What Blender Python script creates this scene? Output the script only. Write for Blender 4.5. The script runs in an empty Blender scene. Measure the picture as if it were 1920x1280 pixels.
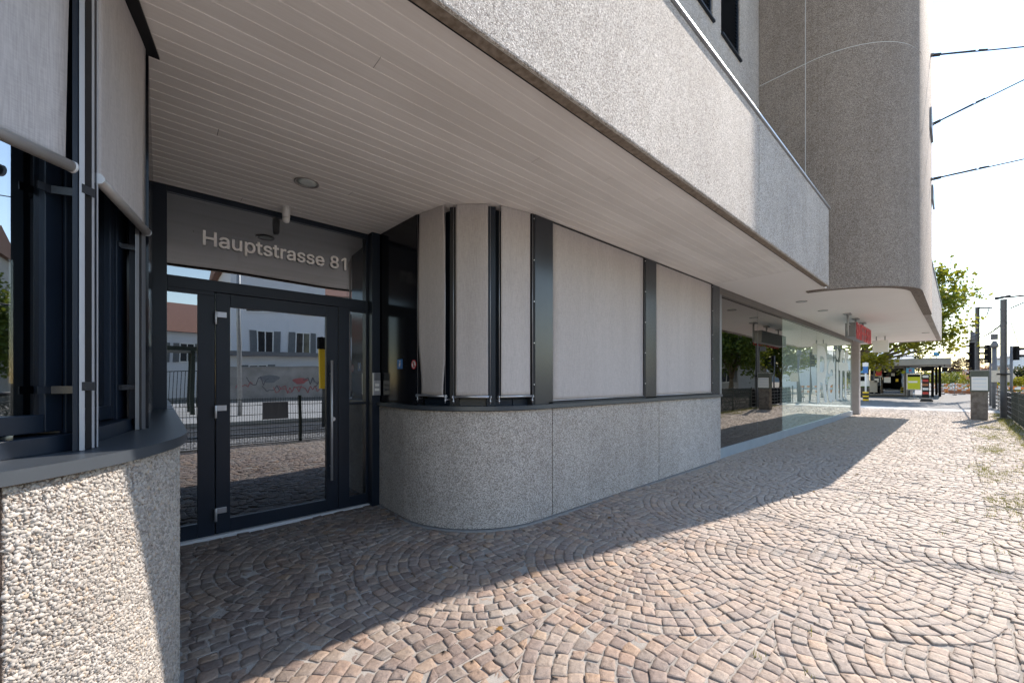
import bpy, bmesh, math, random
import numpy as np
from mathutils import Vector, Matrix, noise
PI = math.pi
random.seed(7); rng = np.random.default_rng(11)
SC = bpy.context.scene
COL = SC.collection

# ------------------------------------------------------------------ camera
FOCAL = 14.0
VA = math.atan2(837, 747)
cam_d = bpy.data.cameras.new('camera'); cam = bpy.data.objects.new('camera', cam_d); COL.objects.link(cam)
cam_d.lens = FOCAL; cam_d.sensor_width = 36.0; cam_d.shift_y = 73 / 1920
cam_d.clip_start = 0.05; cam_d.clip_end = 3000
cam.location = (0, 0, 1.4)
cam.rotation_euler = (PI / 2, 0, -(PI / 2 - VA))
SC.camera = cam

# ------------------------------------------------------------------ sky, sun, exposure
SUN_TO = Vector((1.19, -0.233, 1.0)).normalized()
SUN_EL = math.asin(SUN_TO.z)
SUN_AZ = math.atan2(SUN_TO.x, SUN_TO.y)
w = bpy.data.worlds.new('World'); SC.world = w; w.use_nodes = True
nt = w.node_tree; nt.nodes.clear()
sky = nt.nodes.new('ShaderNodeTexSky'); sky.sky_type = 'NISHITA'; sky.sun_disc = False
sky.sun_elevation = SUN_EL; sky.sun_rotation = SUN_AZ
sky.air_density = 1.25; sky.dust_density = 0.0; sky.ozone_density = 1.2; sky.altitude = 0
bg = nt.nodes.new('ShaderNodeBackground'); bg.inputs['Strength'].default_value = 0.10
wo = nt.nodes.new('ShaderNodeOutputWorld')
nt.links.new(sky.outputs[0], bg.inputs[0]); nt.links.new(bg.outputs[0], wo.inputs[0])
sd = bpy.data.lights.new('sun', 'SUN'); sd.energy = 2.1; sd.angle = math.radians(0.5); sd.color = (1.0, 0.965, 0.91)
sun = bpy.data.objects.new('sun', sd); COL.objects.link(sun)
sun.rotation_euler = (-SUN_TO).to_track_quat('-Z', 'Y').to_euler(); sun.location = SUN_TO * 40
SC.view_settings.view_transform = 'Standard'; SC.view_settings.look = 'None'
SC.view_settings.exposure = 1.98; SC.view_settings.gamma = 1.0; SC.view_settings.use_white_balance = True; SC.view_settings.white_balance_temperature = 7150; SC.view_settings.white_balance_tint = 14; SC.view_settings.use_curve_mapping = False
SC.cycles.max_bounces = 9; SC.cycles.diffuse_bounces = 7; SC.cycles.glossy_bounces = 5; SC.cycles.transparent_max_bounces = 16

# ------------------------------------------------------------------ materials
def mat(name, col, rough=0.6, metal=0.0, spec=0.5, coat=0.0):
    m = bpy.data.materials.new(name); m.use_nodes = True
    b = m.node_tree.nodes['Principled BSDF']
    b.inputs['Base Color'].default_value = (*col, 1); b.inputs['Roughness'].default_value = rough
    b.inputs['Metallic'].default_value = metal; b.inputs['Specular IOR Level'].default_value = spec
    b.inputs['Coat Weight'].default_value = coat
    return m
class N:
    """small node builder"""
    def __init__(s, m): s.m = m; s.t = m.node_tree; s.b = s.t.nodes.get('Principled BSDF')
    def n(s, typ, **kw):
        x = s.t.nodes.new(typ)
        for k, v in kw.items(): setattr(x, k, v)
        return x
    def l(s, a, b): s.t.links.new(a, b)
    def coord(s, scale=(1, 1, 1), loc=(0, 0, 0)):
        c = s.n('ShaderNodeTexCoord'); mp = s.n('ShaderNodeMapping')
        mp.inputs['Scale'].default_value = scale; mp.inputs['Location'].default_value = loc
        s.l(c.outputs['Object'], mp.inputs[0]); return mp.outputs[0]
    def noise(s, vec, scale, detail=3, rough=0.55):
        x = s.n('ShaderNodeTexNoise'); x.inputs['Scale'].default_value = scale
        x.inputs['Detail'].default_value = detail; x.inputs['Roughness'].default_value = rough
        if vec: s.l(vec, x.inputs['Vector'])
        return x.outputs['Fac']
    def vor(s, vec, scale, feat='F1'):
        x = s.n('ShaderNodeTexVoronoi', feature=feat); x.inputs['Scale'].default_value = scale
        if vec: s.l(vec, x.inputs['Vector'])
        return x
    def ramp(s, fac, stops, interp='LINEAR'):
        r = s.n('ShaderNodeValToRGB'); r.color_ramp.interpolation = interp
        e = r.color_ramp.elements
        while len(e) < len(stops): e.new(0.5)
        for i, (p, c) in enumerate(stops):
            e[i].position = p; e[i].color = (*c, 1) if len(c) == 3 else c
        s.l(fac, r.inputs[0]); return r.outputs[0]
    def mix(s, fac, a, b, blend='MIX'):
        x = s.n('ShaderNodeMix', data_type='RGBA', blend_type=blend)
        for sock, v in ((x.inputs[0], fac), (x.inputs[6], a), (x.inputs[7], b)):
            if hasattr(v, 'is_output'): s.l(v, sock)
            elif isinstance(v, tuple): sock.default_value = (*v, 1)
            else: sock.default_value = v
        return x.outputs[2]
    def math(s, op, a, b=0.0):
        x = s.n('ShaderNodeMath', operation=op)
        for sock, v in ((x.inputs[0], a), (x.inputs[1], b)):
            if hasattr(v, 'is_output'): s.l(v, sock)
            else: sock.default_value = v
        return x.outputs[0]
    def bump(s, h, strength=0.5, dist=0.01):
        x = s.n('ShaderNodeBump'); x.inputs['Strength'].default_value = strength; x.inputs['Distance'].default_value = dist
        s.l(h, x.inputs['Height']); s.l(x.outputs[0], s.b.inputs['Normal'])
    def col(s, c): s.l(c, s.b.inputs['Base Color'])

def noisy(name, c1, c2, scale=8, rough=0.6, metal=0.0, bump=0.0, bscale=60, stretch=(1, 1, 1), spec=0.5):
    m = mat(name, c1, rough, metal, spec); k = N(m); v = k.coord(stretch)
    k.col(k.ramp(k.noise(v, scale, 5), [(0.3, c1), (0.7, c2)]))
    if bump: k.bump(k.noise(v, bscale, 3), bump, 0.004)
    return m

def aggregate(name, lo, mid, hi, scale=95, tint=1.0):
    m = mat(name, mid, 0.85, 0, 0.35); k = N(m); v = k.coord()
    w1 = k.vor(v, scale); sep = k.n('ShaderNodeSeparateColor'); k.l(w1.outputs['Color'], sep.inputs[0])
    c = k.ramp(sep.outputs[0], [(0.0, lo), (0.30, mid), (0.75, hi), (1.0, tuple(min(1, x * 1.25) for x in hi))])
    edge = k.vor(v, scale, 'DISTANCE_TO_EDGE').outputs['Distance']
    gap = k.ramp(edge, [(0.01, (0.55, 0.53, 0.51)), (0.10, (1, 1, 1))])
    c = k.mix(1.0, c, gap, 'MULTIPLY')
    st = k.ramp(k.noise(k.coord((1, 1, 0.35)), 1.3, 5), [(0.3, (0.80, 0.79, 0.79)), (0.62, (1, 1, 1))])
    c = k.mix(0.8, c, st, 'MULTIPLY')
    sk = k.ramp(k.noise(k.coord((5.5, 5.5, 0.22)), 1.6, 5, 0.6), [(0.40, (0.80, 0.785, 0.77)), (0.58, (1, 1, 1))])
    c = k.mix(0.22, c, sk, 'MULTIPLY')
    st2 = k.ramp(k.noise(k.coord((1.2, 1.2, 1.2)), 6, 3), [(0.35, (0.88, 0.86, 0.84)), (0.6, (1, 1, 1))])
    c = k.mix(0.7, c, st2, 'MULTIPLY'); k.col(c)
    h = k.math('ADD', k.math('MULTIPLY', edge, 1.6), k.math('MULTIPLY', sep.outputs[1], 0.6))
    k.bump(h, 0.75, 0.005)
    return m
M = {}
M['agg'] = aggregate('washed_concrete', (0.26, 0.228, 0.205), (0.455, 0.415, 0.382), (0.65, 0.605, 0.565), 135)
M['agg_dark'] = aggregate('dark_washed_concrete', (0.14, 0.113, 0.094), (0.24, 0.20, 0.172), (0.36, 0.31, 0.272), 125)  # darker, browner mix for the tower and left corner panels
M['agg_edge'] = noisy('brown_concrete_edge', (0.16, 0.12, 0.085), (0.30, 0.25, 0.20), 30, 0.9, bump=0.4)  # brown tone for the strip under the fascia
M['mortar'] = noisy('mortar', (0.20, 0.20, 0.20), (0.30, 0.295, 0.285), 25, 0.9, bump=0.5, bscale=120)
M['caulk'] = mat('joint_sealant', (0.55, 0.56, 0.57), 0.6)
M['gapd'] = mat('dark_joint', (0.02, 0.02, 0.02), 0.9)
M['anth'] = noisy('anthracite_paint', (0.008, 0.014, 0.024), (0.011, 0.018, 0.030), 3, 0.36, 0.0, spec=0.35)
M['anth2'] = noisy('anthracite_sheet', (0.016, 0.019, 0.025), (0.021, 0.025, 0.032), 3, 0.25, 0.0, spec=0.5)
M['black'] = mat('black_gap', (0.006, 0.006, 0.008), 0.6)
M['gloss'] = noisy('black_glazed_panel', (0.003, 0.004, 0.007), (0.005, 0.006, 0.010), 2, 0.14, spec=0.3)
M['sill'] = noisy('grey_sill_sheet', (0.045, 0.055, 0.066), (0.06, 0.07, 0.082), 4, 0.36, 0.2, stretch=(1, 1, 1))
M['alu'] = noisy('anodised_aluminium', (0.42, 0.43, 0.46), (0.50, 0.51, 0.54), 30, 0.36, 0.85, stretch=(1, 1, 0.05))
M['alud'] = noisy('grey_aluminium', (0.17, 0.18, 0.20), (0.21, 0.22, 0.24), 30, 0.4, 0.6, stretch=(1, 1, 0.05))
M['bar'] = noisy('bronze_grey_bar', (0.30, 0.28, 0.265), (0.36, 0.34, 0.32), 10, 0.4, 0.4)
M['steel'] = mat('brushed_steel', (0.60, 0.60, 0.61), 0.38, 0.6)
M['whitep'] = mat('white_plastic', (0.78, 0.77, 0.74), 0.4)
M['smooth'] = noisy('smooth_white_ceiling', (0.86, 0.83, 0.79), (0.89, 0.86, 0.82), 1.5, 0.6)
def boards():
    m = mat('painted_boards', (0.8, 0.78, 0.75), 0.5); k = N(m)
    isl = k.n('ShaderNodeNewGeometry').outputs['Random Per Island']
    c = k.ramp(isl, [(0, (0.82, 0.79, 0.75)), (1, (0.90, 0.87, 0.83))])
    g = k.ramp(k.noise(k.coord((0.6, 22, 22)), 3, 5), [(0.3, (0.93, 0.92, 0.91)), (0.6, (1, 1, 1))])
    c = k.mix(0.8, c, g, 'MULTIPLY')
    d = k.ramp(k.noise(k.coord(), 1.1, 4), [(0.35, (0.86, 0.85, 0.84)), (0.65, (1, 1, 1))])
    k.col(k.mix(0.7, c, d, 'MULTIPLY')); k.bump(k.noise(k.coord((1, 30, 30)), 4, 3), 0.12, 0.003); return m
M['boards'] = boards()
def fabric():
    m = mat('blind_fabric', (0.4, 0.38, 0.38), 0.8, 0, 0.25); k = N(m)
    a = k.noise(k.coord((1, 1, 0.05)), 260, 2); b = k.noise(k.coord((0.12, 0.12, 1)), 300, 2)
    f = k.math('ADD', k.math('MULTIPLY', a, 0.6), k.math('MULTIPLY', b, 0.4))
    c = k.ramp(f, [(0.35, (0.38, 0.352, 0.345)), (0.65, (0.51, 0.475, 0.465))])
    s = k.ramp(k.noise(k.coord((1, 1, 0.35)), 1.6, 4), [(0.3, (0.88, 0.87, 0.86)), (0.62, (1, 1, 1))])
    s2 = k.ramp(k.noise(k.coord((6, 6, 0.3)), 2.0, 3), [(0.3, (0.93, 0.93, 0.93)), (0.62, (1, 1, 1))])
    k.col(k.mix(0.8, k.mix(0.7, c, s, 'MULTIPLY'), s2, 'MULTIPLY')); k.bump(f, 0.2, 0.002); return m
M['fabric'] = fabric()
def glass(name, refl, tint, tr=0.35, rough=0.0, pale_lift=None):
    """coated pane: partly mirror, partly see-through"""
    m = bpy.data.materials.new(name); m.use_nodes = True; t = m.node_tree; t.nodes.clear()
    o = t.nodes.new('ShaderNodeOutputMaterial'); mx = t.nodes.new('ShaderNodeMixShader')
    g = t.nodes.new('ShaderNodeBsdfGlossy'); g.inputs['Roughness'].default_value = rough; g.inputs['Color'].default_value = (*tint, 1)
    tp = t.nodes.new('ShaderNodeBsdfTransparent'); tp.inputs['Color'].default_value = (tr, tr * 1.02, tr, 1)
    if pale_lift:   # pale diffuse layer added to brighten panes that look too dark
        fd = t.nodes.new('ShaderNodeBsdfDiffuse'); fd.inputs['Color'].default_value = (*pale_lift, 1)
        fm = t.nodes.new('ShaderNodeMixShader'); fm.inputs[0].default_value = 0.7
        t.links.new(tp.outputs[0], fm.inputs[1]); t.links.new(fd.outputs[0], fm.inputs[2]); tp = fm
    lw = t.nodes.new('ShaderNodeLayerWeight'); lw.inputs['Blend'].default_value = 0.25
    mr = t.nodes.new('ShaderNodeMapRange'); mr.inputs['To Min'].default_value = refl; mr.inputs['To Max'].default_value = 1.0
    # ripple of toughened panes
    nz = t.nodes.new('ShaderNodeTexNoise'); nz.inputs['Scale'].default_value = 1.1; nz.inputs['Detail'].default_value = 1
    tc = t.nodes.new('ShaderNodeTexCoord'); t.links.new(tc.outputs['Object'], nz.inputs['Vector'])
    bp = t.nodes.new('ShaderNodeBump'); bp.inputs['Strength'].default_value = 0.25; bp.inputs['Distance'].default_value = 0.01
    t.links.new(nz.outputs['Fac'], bp.inputs['Height']); t.links.new(bp.outputs[0], g.inputs['Normal'])
    t.links.new(lw.outputs['Fresnel'], mr.inputs['Value']); t.links.new(mr.outputs[0], mx.inputs[0])
    t.links.new(tp.outputs[0], mx.inputs[1]); t.links.new(g.outputs[0], mx.inputs[2]); t.links.new(mx.outputs[0], o.inputs[0])
    return m
M['glass'] = glass('door_glass', 0.34, (0.80, 0.86, 0.93), 0.30)
M['glass_dark'] = glass('shop_glass', 0.26, (0.86, 0.84, 0.82), 0.12)
M['glass_green'] = glass('green_shop_glass', 0.40, (0.88, 0.95, 0.91), 0.75, pale_lift=(0.42, 0.55, 0.50))
M['interior'] = noisy('interior_dark', (0.03, 0.03, 0.03), (0.05, 0.05, 0.05), 1, 0.9)
M['green_blind'] = noisy('pale_green_screen', (0.34, 0.46, 0.42), (0.40, 0.52, 0.48), 1.2, 0.8)
M['frost'] = mat('frosted_film', (0.62, 0.68, 0.66), 0.75)
M['kerbmetal'] = noisy('pale_blue_grey_plinth_sheet', (0.27, 0.33, 0.38), (0.32, 0.38, 0.43), 3, 0.4, 0.2)
M['brownmetal'] = noisy('brown_grey_frame', (0.10, 0.09, 0.08), (0.13, 0.115, 0.105), 3, 0.45, 0.2)
M['colm'] = noisy('column_render', (0.36, 0.33, 0.33), (0.42, 0.39, 0.385), 6, 0.7)
M['letter'] = mat('satin_letter', (0.93, 0.90, 0.87), 0.5, 0.0)
M['rail'] = noisy('pale_rail', (0.36, 0.365, 0.385), (0.42, 0.425, 0.445), 30, 0.4, 0.15, stretch=(1, 1, 0.05))
M['red'] = mat('red_letter', (0.55, 0.03, 0.04), 0.4)
M['redw'] = mat('red_paint', (0.55, 0.05, 0.04), 0.5)
M['white'] = mat('white_paint', (0.78, 0.78, 0.77), 0.5)
M['blue'] = mat('blue_sign', (0.02, 0.16, 0.45), 0.4)
M['lblue'] = mat('light_blue_sign', (0.08, 0.36, 0.62), 0.4)
M['yellow'] = mat('yellow_paint', (0.80, 0.50, 0.02), 0.5)
M['orange'] = mat('orange_paint', (0.75, 0.24, 0.04), 0.5)
M['lime'] = mat('lime_poster', (0.52, 0.56, 0.02), 0.5)
M['galv'] = noisy('galvanised_steel', (0.32, 0.33, 0.34), (0.42, 0.43, 0.44), 12, 0.5, 0.6)
M['polesteel'] = noisy('grey_pole_paint', (0.10, 0.105, 0.115), (0.15, 0.155, 0.165), 4, 0.55, 0.2)
M['fencem'] = mat('dark_green_fence', (0.015, 0.025, 0.02), 0.5)
M['screen'] = mat('black_screen', (0.008, 0.008, 0.009), 0.85, 0, 0.1)
M['stone'] = noisy('pillar_stone', (0.13, 0.105, 0.085), (0.27, 0.235, 0.20), 9, 0.9, bump=0.6, bscale=40)
M['greenbox'] = noisy('green_grey_casing', (0.06, 0.075, 0.06), (0.08, 0.095, 0.075), 6, 0.5)
M['wire'] = mat('overhead_wire', (0.03, 0.035, 0.04), 0.6, 0.3)
M['bark'] = noisy('bark', (0.07, 0.05, 0.03), (0.17, 0.13, 0.085), 6, 0.95, bump=0.6, bscale=25, stretch=(1, 1, 0.4))
def leaf(name, cols, trans=0.5):
    m = bpy.data.materials.new(name); m.use_nodes = True; t = m.node_tree; k = N(m)
    isl = k.n('ShaderNodeNewGeometry').outputs['Random Per Island']
    c = k.ramp(isl, [(i / (len(cols) - 1), q) for i, q in enumerate(cols)])
    k.col(c); k.b.inputs['Roughness'].default_value = 0.5; k.b.inputs['Specular IOR Level'].default_value = 0.3
    tr = k.n('ShaderNodeBsdfTranslucent'); mx = k.n('ShaderNodeMixShader'); mx.inputs[0].default_value = trans
    k.l(k.mix(0.35, c, (0.45, 0.42, 0.03)), tr.inputs['Color'])
    k.l(k.b.outputs[0], mx.inputs[1]); k.l(tr.outputs[0], mx.inputs[2]); k.l(mx.outputs[0], t.nodes['Material Output'].inputs[0])
    return m
M['leaf'] = leaf('plane_leaf', [(0.05, 0.09, 0.012), (0.09, 0.14, 0.018), (0.14, 0.19, 0.02), (0.22, 0.22, 0.025)], 0.55)
M['leafg'] = leaf('green_leaf', [(0.03, 0.06, 0.012), (0.06, 0.11, 0.02), (0.10, 0.15, 0.03)], 0.4)
M['leafd'] = leaf('dark_needle', [(0.012, 0.028, 0.014), (0.025, 0.045, 0.02)], 0.15)
M['leafp'] = leaf('purple_leaf', [(0.05, 0.02, 0.03), (0.10, 0.04, 0.05), (0.16, 0.08, 0.08)], 0.3)
M['leafy'] = leaf('yellow_green_leaf', [(0.12, 0.15, 0.02), (0.24, 0.22, 0.02), (0.30, 0.26, 0.03)], 0.5)
M['leafr'] = leaf('pink_flower', [(0.10, 0.10, 0.03), (0.45, 0.12, 0.14), (0.5, 0.3, 0.28)], 0.3)
M['dryleaf'] = leaf('dry_leaf', [(0.12, 0.06, 0.02), (0.22, 0.11, 0.03), (0.3, 0.2, 0.06)], 0.1)
M['grass'] = leaf('dry_grass', [(0.08, 0.11, 0.02), (0.16, 0.17, 0.04), (0.30, 0.26, 0.10)], 0.35)
def cobble():
    m = mat('porphyry_cobble', (0.3, 0.25, 0.22), 0.72, 0, 0.45); k = N(m)
    isl = k.n('ShaderNodeNewGeometry').outputs['Random Per Island']
    c = k.ramp(isl, [(0.0, (0.21, 0.165, 0.145)), (0.15, (0.31, 0.235, 0.20)), (0.3, (0.27, 0.23, 0.20)), (0.42, (0.38, 0.265, 0.205)),
                     (0.55, (0.34, 0.28, 0.235)), (0.68, (0.42, 0.32, 0.25)), (0.80, (0.27, 0.21, 0.185)), (0.94, (0.38, 0.275, 0.21)), (0.99, (0.42, 0.285, 0.195)), (1.0, (0.42, 0.31, 0.22))])
    # paler and greyer along the street: sunlit grazing sheen painted into the colour
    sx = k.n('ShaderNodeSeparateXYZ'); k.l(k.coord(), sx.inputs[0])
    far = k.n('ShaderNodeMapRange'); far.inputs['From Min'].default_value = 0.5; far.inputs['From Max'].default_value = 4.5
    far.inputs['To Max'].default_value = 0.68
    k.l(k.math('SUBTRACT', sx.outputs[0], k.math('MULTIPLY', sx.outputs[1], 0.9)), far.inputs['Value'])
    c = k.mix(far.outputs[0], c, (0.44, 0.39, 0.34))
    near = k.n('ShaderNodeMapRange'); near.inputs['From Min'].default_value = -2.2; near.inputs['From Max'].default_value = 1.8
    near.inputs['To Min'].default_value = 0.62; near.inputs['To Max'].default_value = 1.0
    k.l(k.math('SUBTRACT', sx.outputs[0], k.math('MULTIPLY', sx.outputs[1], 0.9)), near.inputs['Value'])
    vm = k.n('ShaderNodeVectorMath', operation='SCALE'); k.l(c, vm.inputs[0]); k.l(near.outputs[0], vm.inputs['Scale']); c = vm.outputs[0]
    n1 = k.ramp(k.noise(k.coord(), 55, 5, 0.7), [(0.3, (0.72, 0.70, 0.70)), (0.68, (1.15, 1.13, 1.10))])
    c = k.mix(1.0, c, n1, 'MULTIPLY')
    dirt = k.ramp(k.noise(k.coord(), 2.2, 6, 0.65), [(0.45, (0, 0, 0)), (0.72, (1, 1, 1))])
    c = k.mix(k.math('MULTIPLY', dirt, 0.32), c, (0.36, 0.34, 0.32))
    k.col(c); k.bump(k.noise(k.coord(), 70, 5, 0.75), 0.8, 0.007); return m
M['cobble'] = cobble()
def sand():
    m = mat('joint_sand', (0.3, 0.27, 0.24), 0.95, 0, 0.2); k = N(m)
    c = k.ramp(k.noise(k.coord(), 3, 6, 0.7), [(0.3, (0.22, 0.20, 0.18)), (0.65, (0.42, 0.39, 0.355))])
    c2 = k.ramp(k.noise(k.coord(), 200, 2), [(0.3, (0.75, 0.75, 0.75)), (0.7, (1.1, 1.1, 1.1))])
    k.col(k.mix(1.0, c, c2, 'MULTIPLY')); k.bump(k.noise(k.coord(), 150, 3), 0.6, 0.004); return m
M['sand'] = sand()
M['asphalt'] = noisy('asphalt', (0.10, 0.10, 0.10), (0.15, 0.148, 0.145), 2, 0.85, bump=0.4, bscale=90)
M['asphalt_dark'] = noisy('dark_asphalt', (0.035, 0.035, 0.037), (0.055, 0.055, 0.056), 2, 0.85, bump=0.4, bscale=90)
M['pave'] = noisy('pale_paving', (0.42, 0.405, 0.38), (0.50, 0.485, 0.455), 1.5, 0.85, bump=0.2, bscale=40)
M['earth'] = noisy('earth', (0.16, 0.14, 0.11), (0.26, 0.235, 0.20), 1.2, 0.95)
def ballast():
    m = mat('ballast_stone', (0.3, 0.28, 0.26), 0.9); k = N(m)
    wv = k.vor(k.coord(), 22); s = k.n('ShaderNodeSeparateColor'); k.l(wv.outputs['Color'], s.inputs[0])
    k.col(k.ramp(s.outputs[0], [(0, (0.09, 0.085, 0.08)), (0.5, (0.24, 0.225, 0.21)), (1, (0.5, 0.48, 0.46))]))
    k.bump(k.vor(k.coord(), 22).outputs['Distance'], 1.0, 0.04); return m
M['ballast'] = ballast()
M['render_white'] = noisy('white_render', (0.66, 0.68, 0.72), (0.72, 0.735, 0.77), 1.2, 0.85)
M['render_grey'] = noisy('grey_render', (0.34, 0.33, 0.32), (0.40, 0.39, 0.375), 1.2, 0.85)
M['rooftile'] = noisy('brown_roof_tile', (0.20, 0.10, 0.075), (0.30, 0.16, 0.115), 12, 0.85, bump=0.6, bscale=20)
M['wallgrey'] = noisy('old_concrete_wall', (0.22, 0.21, 0.20), (0.33, 0.315, 0.30), 1.4, 0.9, bump=0.3)
M['shutter'] = noisy('grey_shutter', (0.12, 0.13, 0.14), (0.16, 0.17, 0.18), 8, 0.6)
M['winglass'] = mat('far_window_glass', (0.02, 0.025, 0.03), 0.08, 0, 0.8)
M['hill'] = noisy('distant_hill', (0.10, 0.15, 0.19), (0.14, 0.19, 0.22), 0.02, 0.95)
M['rust'] = mat('rusty_orange', (0.42, 0.17, 0.08), 0.8)
M['rubber'] = mat('black_rubber', (0.012, 0.012, 0.012), 0.6)

# ------------------------------------------------------------------ mesh helpers
WL = {}
def tag(o, label=None, cat=None, group=None, kind=None):
    if label: o['label'] = label
    if cat: o['category'] = cat
    if group: o['group'] = group
    if kind: o['kind'] = kind
    return o
def thing(name, label, cat, loc=(0, 0, 0), group=None, kind=None):
    o = bpy.data.objects.new(name, None); COL.objects.link(o); o.location = loc; o.empty_display_size = 0.2
    WL[o] = Vector(loc); return tag(o, label, cat, group, kind)
class MB:
    def __init__(s): s.v = []; s.f = []; s.sm = []; s.mi = []; s.cur = 0
    def face(s, idx, smooth=False): s.f.append(tuple(idx)); s.sm.append(smooth); s.mi.append(s.cur)
    def add(s, vs): b = len(s.v); s.v += [tuple(q) for q in vs]; return b
    def box(s, x0, x1, y0, y1, z0, z1):
        return s.prism([(x0, y0), (x1, y0), (x1, y1), (x0, y1)], z0, z1)
    def prism(s, poly, z0, z1):
        a = sum(poly[i][0] * poly[(i + 1) % len(poly)][1] - poly[(i + 1) % len(poly)][0] * poly[i][1] for i in range(len(poly)))
        if a < 0: poly = poly[::-1]
        n = len(poly); b = s.add([(x, y, z0) for x, y in poly] + [(x, y, z1) for x, y in poly])
        cr = [(poly[i][0] - poly[i - 1][0]) * (poly[(i + 1) % n][1] - poly[i][1]) - (poly[i][1] - poly[i - 1][1]) * (poly[(i + 1) % n][0] - poly[i][0]) for i in range(n)]
        if min(cr) < -1e-9:
            from mathutils.geometry import tessellate_polygon
            for t in tessellate_polygon([[Vector((x, y, 0)) for x, y in poly]]): s.face([b + t[0], b + t[1], b + t[2]]); s.face([b + n + t[0], b + n + t[2], b + n + t[1]])
        else: s.face([b + i for i in range(n)][::-1]); s.face([b + n + i for i in range(n)])
        for i in range(n): j = (i + 1) % n; s.face([b + i, b + j, b + n + j, b + n + i])
        return s
    def strip(s, outer, inner, z0, z1, smooth=True):
        """wall between two matching open polylines"""
        n = len(outer)
        o0 = s.add([(x, y, z0) for x, y in outer]); o1 = s.add([(x, y, z1) for x, y in outer])
        i0 = s.add([(x, y, z0) for x, y in inner]); i1 = s.add([(x, y, z1) for x, y in inner])
        for i in range(n - 1):
            s.face([o0 + i, o0 + i + 1, o1 + i + 1, o1 + i], smooth); s.face([i0 + i + 1, i0 + i, i1 + i, i1 + i + 1], smooth)
        t0 = s.add([(x, y, z1) for x, y in outer]); t1 = s.add([(x, y, z1) for x, y in inner])
        u0 = s.add([(x, y, z0) for x, y in outer]); u1 = s.add([(x, y, z0) for x, y in inner])
        for i in range(n - 1):
            s.face([t0 + i, t0 + i + 1, t1 + i + 1, t1 + i]); s.face([u0 + i + 1, u0 + i, u1 + i, u1 + i + 1])
        for e in (0, n - 1): s.face([s.add([s.v[o0 + e]]), s.add([s.v[o1 + e]]), s.add([s.v[i1 + e]]), s.add([s.v[i0 + e]])])
        return s
    def obox(s, p, q, th, z0, z1, off=0.0):
        """box standing on segment p-q, thickness th to the left of p->q, shifted by off to the left"""
        d = Vector((q[0] - p[0], q[1] - p[1])); d.normalize(); n = Vector((-d.y, d.x))
        a = Vector(p) + n * off; b = Vector(q) + n * off
        return s.prism([tuple(a), tuple(b), tuple(b + n * th), tuple(a + n * th)], z0, z1)
    def tube(s, pts, r, n=8, cap=True, smooth=True):
        pts = [Vector(p) for p in pts]; rs = r if isinstance(r, (list, tuple)) else [r] * len(pts)
        d0 = (pts[1] - pts[0]).normalized(); up = Vector((0, 0, 1)) if abs(d0.z) < 0.9 else Vector((1, 0, 0))
        rings = []
        for i, p in enumerate(pts):
            d = (pts[min(i + 1, len(pts) - 1)] - pts[max(i - 1, 0)]).normalized()
            a = d.cross(up); 
            if a.length < 1e-4: a = d.cross(Vector((0, 1, 0.1)))
            a.normalize(); b = a.cross(d)
            rings.append(s.add([p + (a * math.cos(t) + b * math.sin(t)) * rs[i] for t in (2 * PI * k / n for k in range(n))]))
        for i in range(len(pts) - 1):
            for k in range(n):
                j = (k + 1) % n; s.face([rings[i] + k, rings[i] + j, rings[i + 1] + j, rings[i + 1] + k], smooth)
        if cap:
            s.face([rings[0] + k for k in range(n)][::-1]); s.face([rings[-1] + k for k in range(n)])
        return s
    def lathe(s, c, prof, n=16, smooth=True):
        """profile of (radius, z) turned about the vertical through c"""
        rings = [s.add([(c[0] + r * math.cos(2 * PI * k / n), c[1] + r * math.sin(2 * PI * k / n), z) for k in range(n)]) for r, z in prof]
        for i in range(len(prof) - 1):
            for k in range(n): j = (k + 1) % n; s.face([rings[i] + k, rings[i] + j, rings[i + 1] + j, rings[i + 1] + k], smooth)
        s.face([rings[0] + k for k in range(n)][::-1]); s.face([rings[-1] + k for k in range(n)])
        return s
    def quad(s, a, b, c, d): i = s.add([a, b, c, d]); s.face([i, i + 1, i + 2, i + 3]); return s
    def poly(s, pts): i = s.add(pts); s.face(range(i, i + len(pts))); return s
    def build(s, name, material, parent=None, label=None, bevel=0, recalc=True):
        me = bpy.data.meshes.new(name); off = WL.get(parent, Vector((0, 0, 0)))
        v = [(x - off.x, y - off.y, z - off.z) for x, y, z in s.v]
        me.from_pydata(v, [], s.f); me.polygons.foreach_set('use_smooth', s.sm); me.polygons.foreach_set('material_index', s.mi)
        for m in (material if isinstance(material, (list, tuple)) else [material]): me.materials.append(m)
        if recalc:
            bm = bmesh.new(); bm.from_mesh(me); bmesh.ops.remove_doubles(bm, verts=bm.verts, dist=1e-6) if False else None
            bmesh.ops.recalc_face_normals(bm, faces=bm.faces); bm.to_mesh(me); bm.free()
        me.update(); o = bpy.data.objects.new(name, me); COL.objects.link(o)
        if parent: o.parent = parent
        WL[o] = off
        if label: o['label'] = label
        if bevel:
            b = o.modifiers.new('bevel', 'BEVEL'); b.width = bevel; b.segments = 2; b.limit_method = 'ANGLE'; b.angle_limit = 0.7
        return o
def top(mb, name, material, label, cat, loc=None, group=None, kind=None, bevel=0):
    """a thing that is one mesh, its origin at its base"""
    xs = [q[0] for q in mb.v]; ys = [q[1] for q in mb.v]; zs = [q[2] for q in mb.v]
    loc = Vector(loc) if loc else Vector(((min(xs) + max(xs)) / 2, (min(ys) + max(ys)) / 2, min(zs)))
    mb.v = [(x - loc.x, y - loc.y, z - loc.z) for x, y, z in mb.v]
    o = mb.build(name, material, None, None, bevel); o.location = loc
    return tag(o, label, cat, group, kind)
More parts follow.
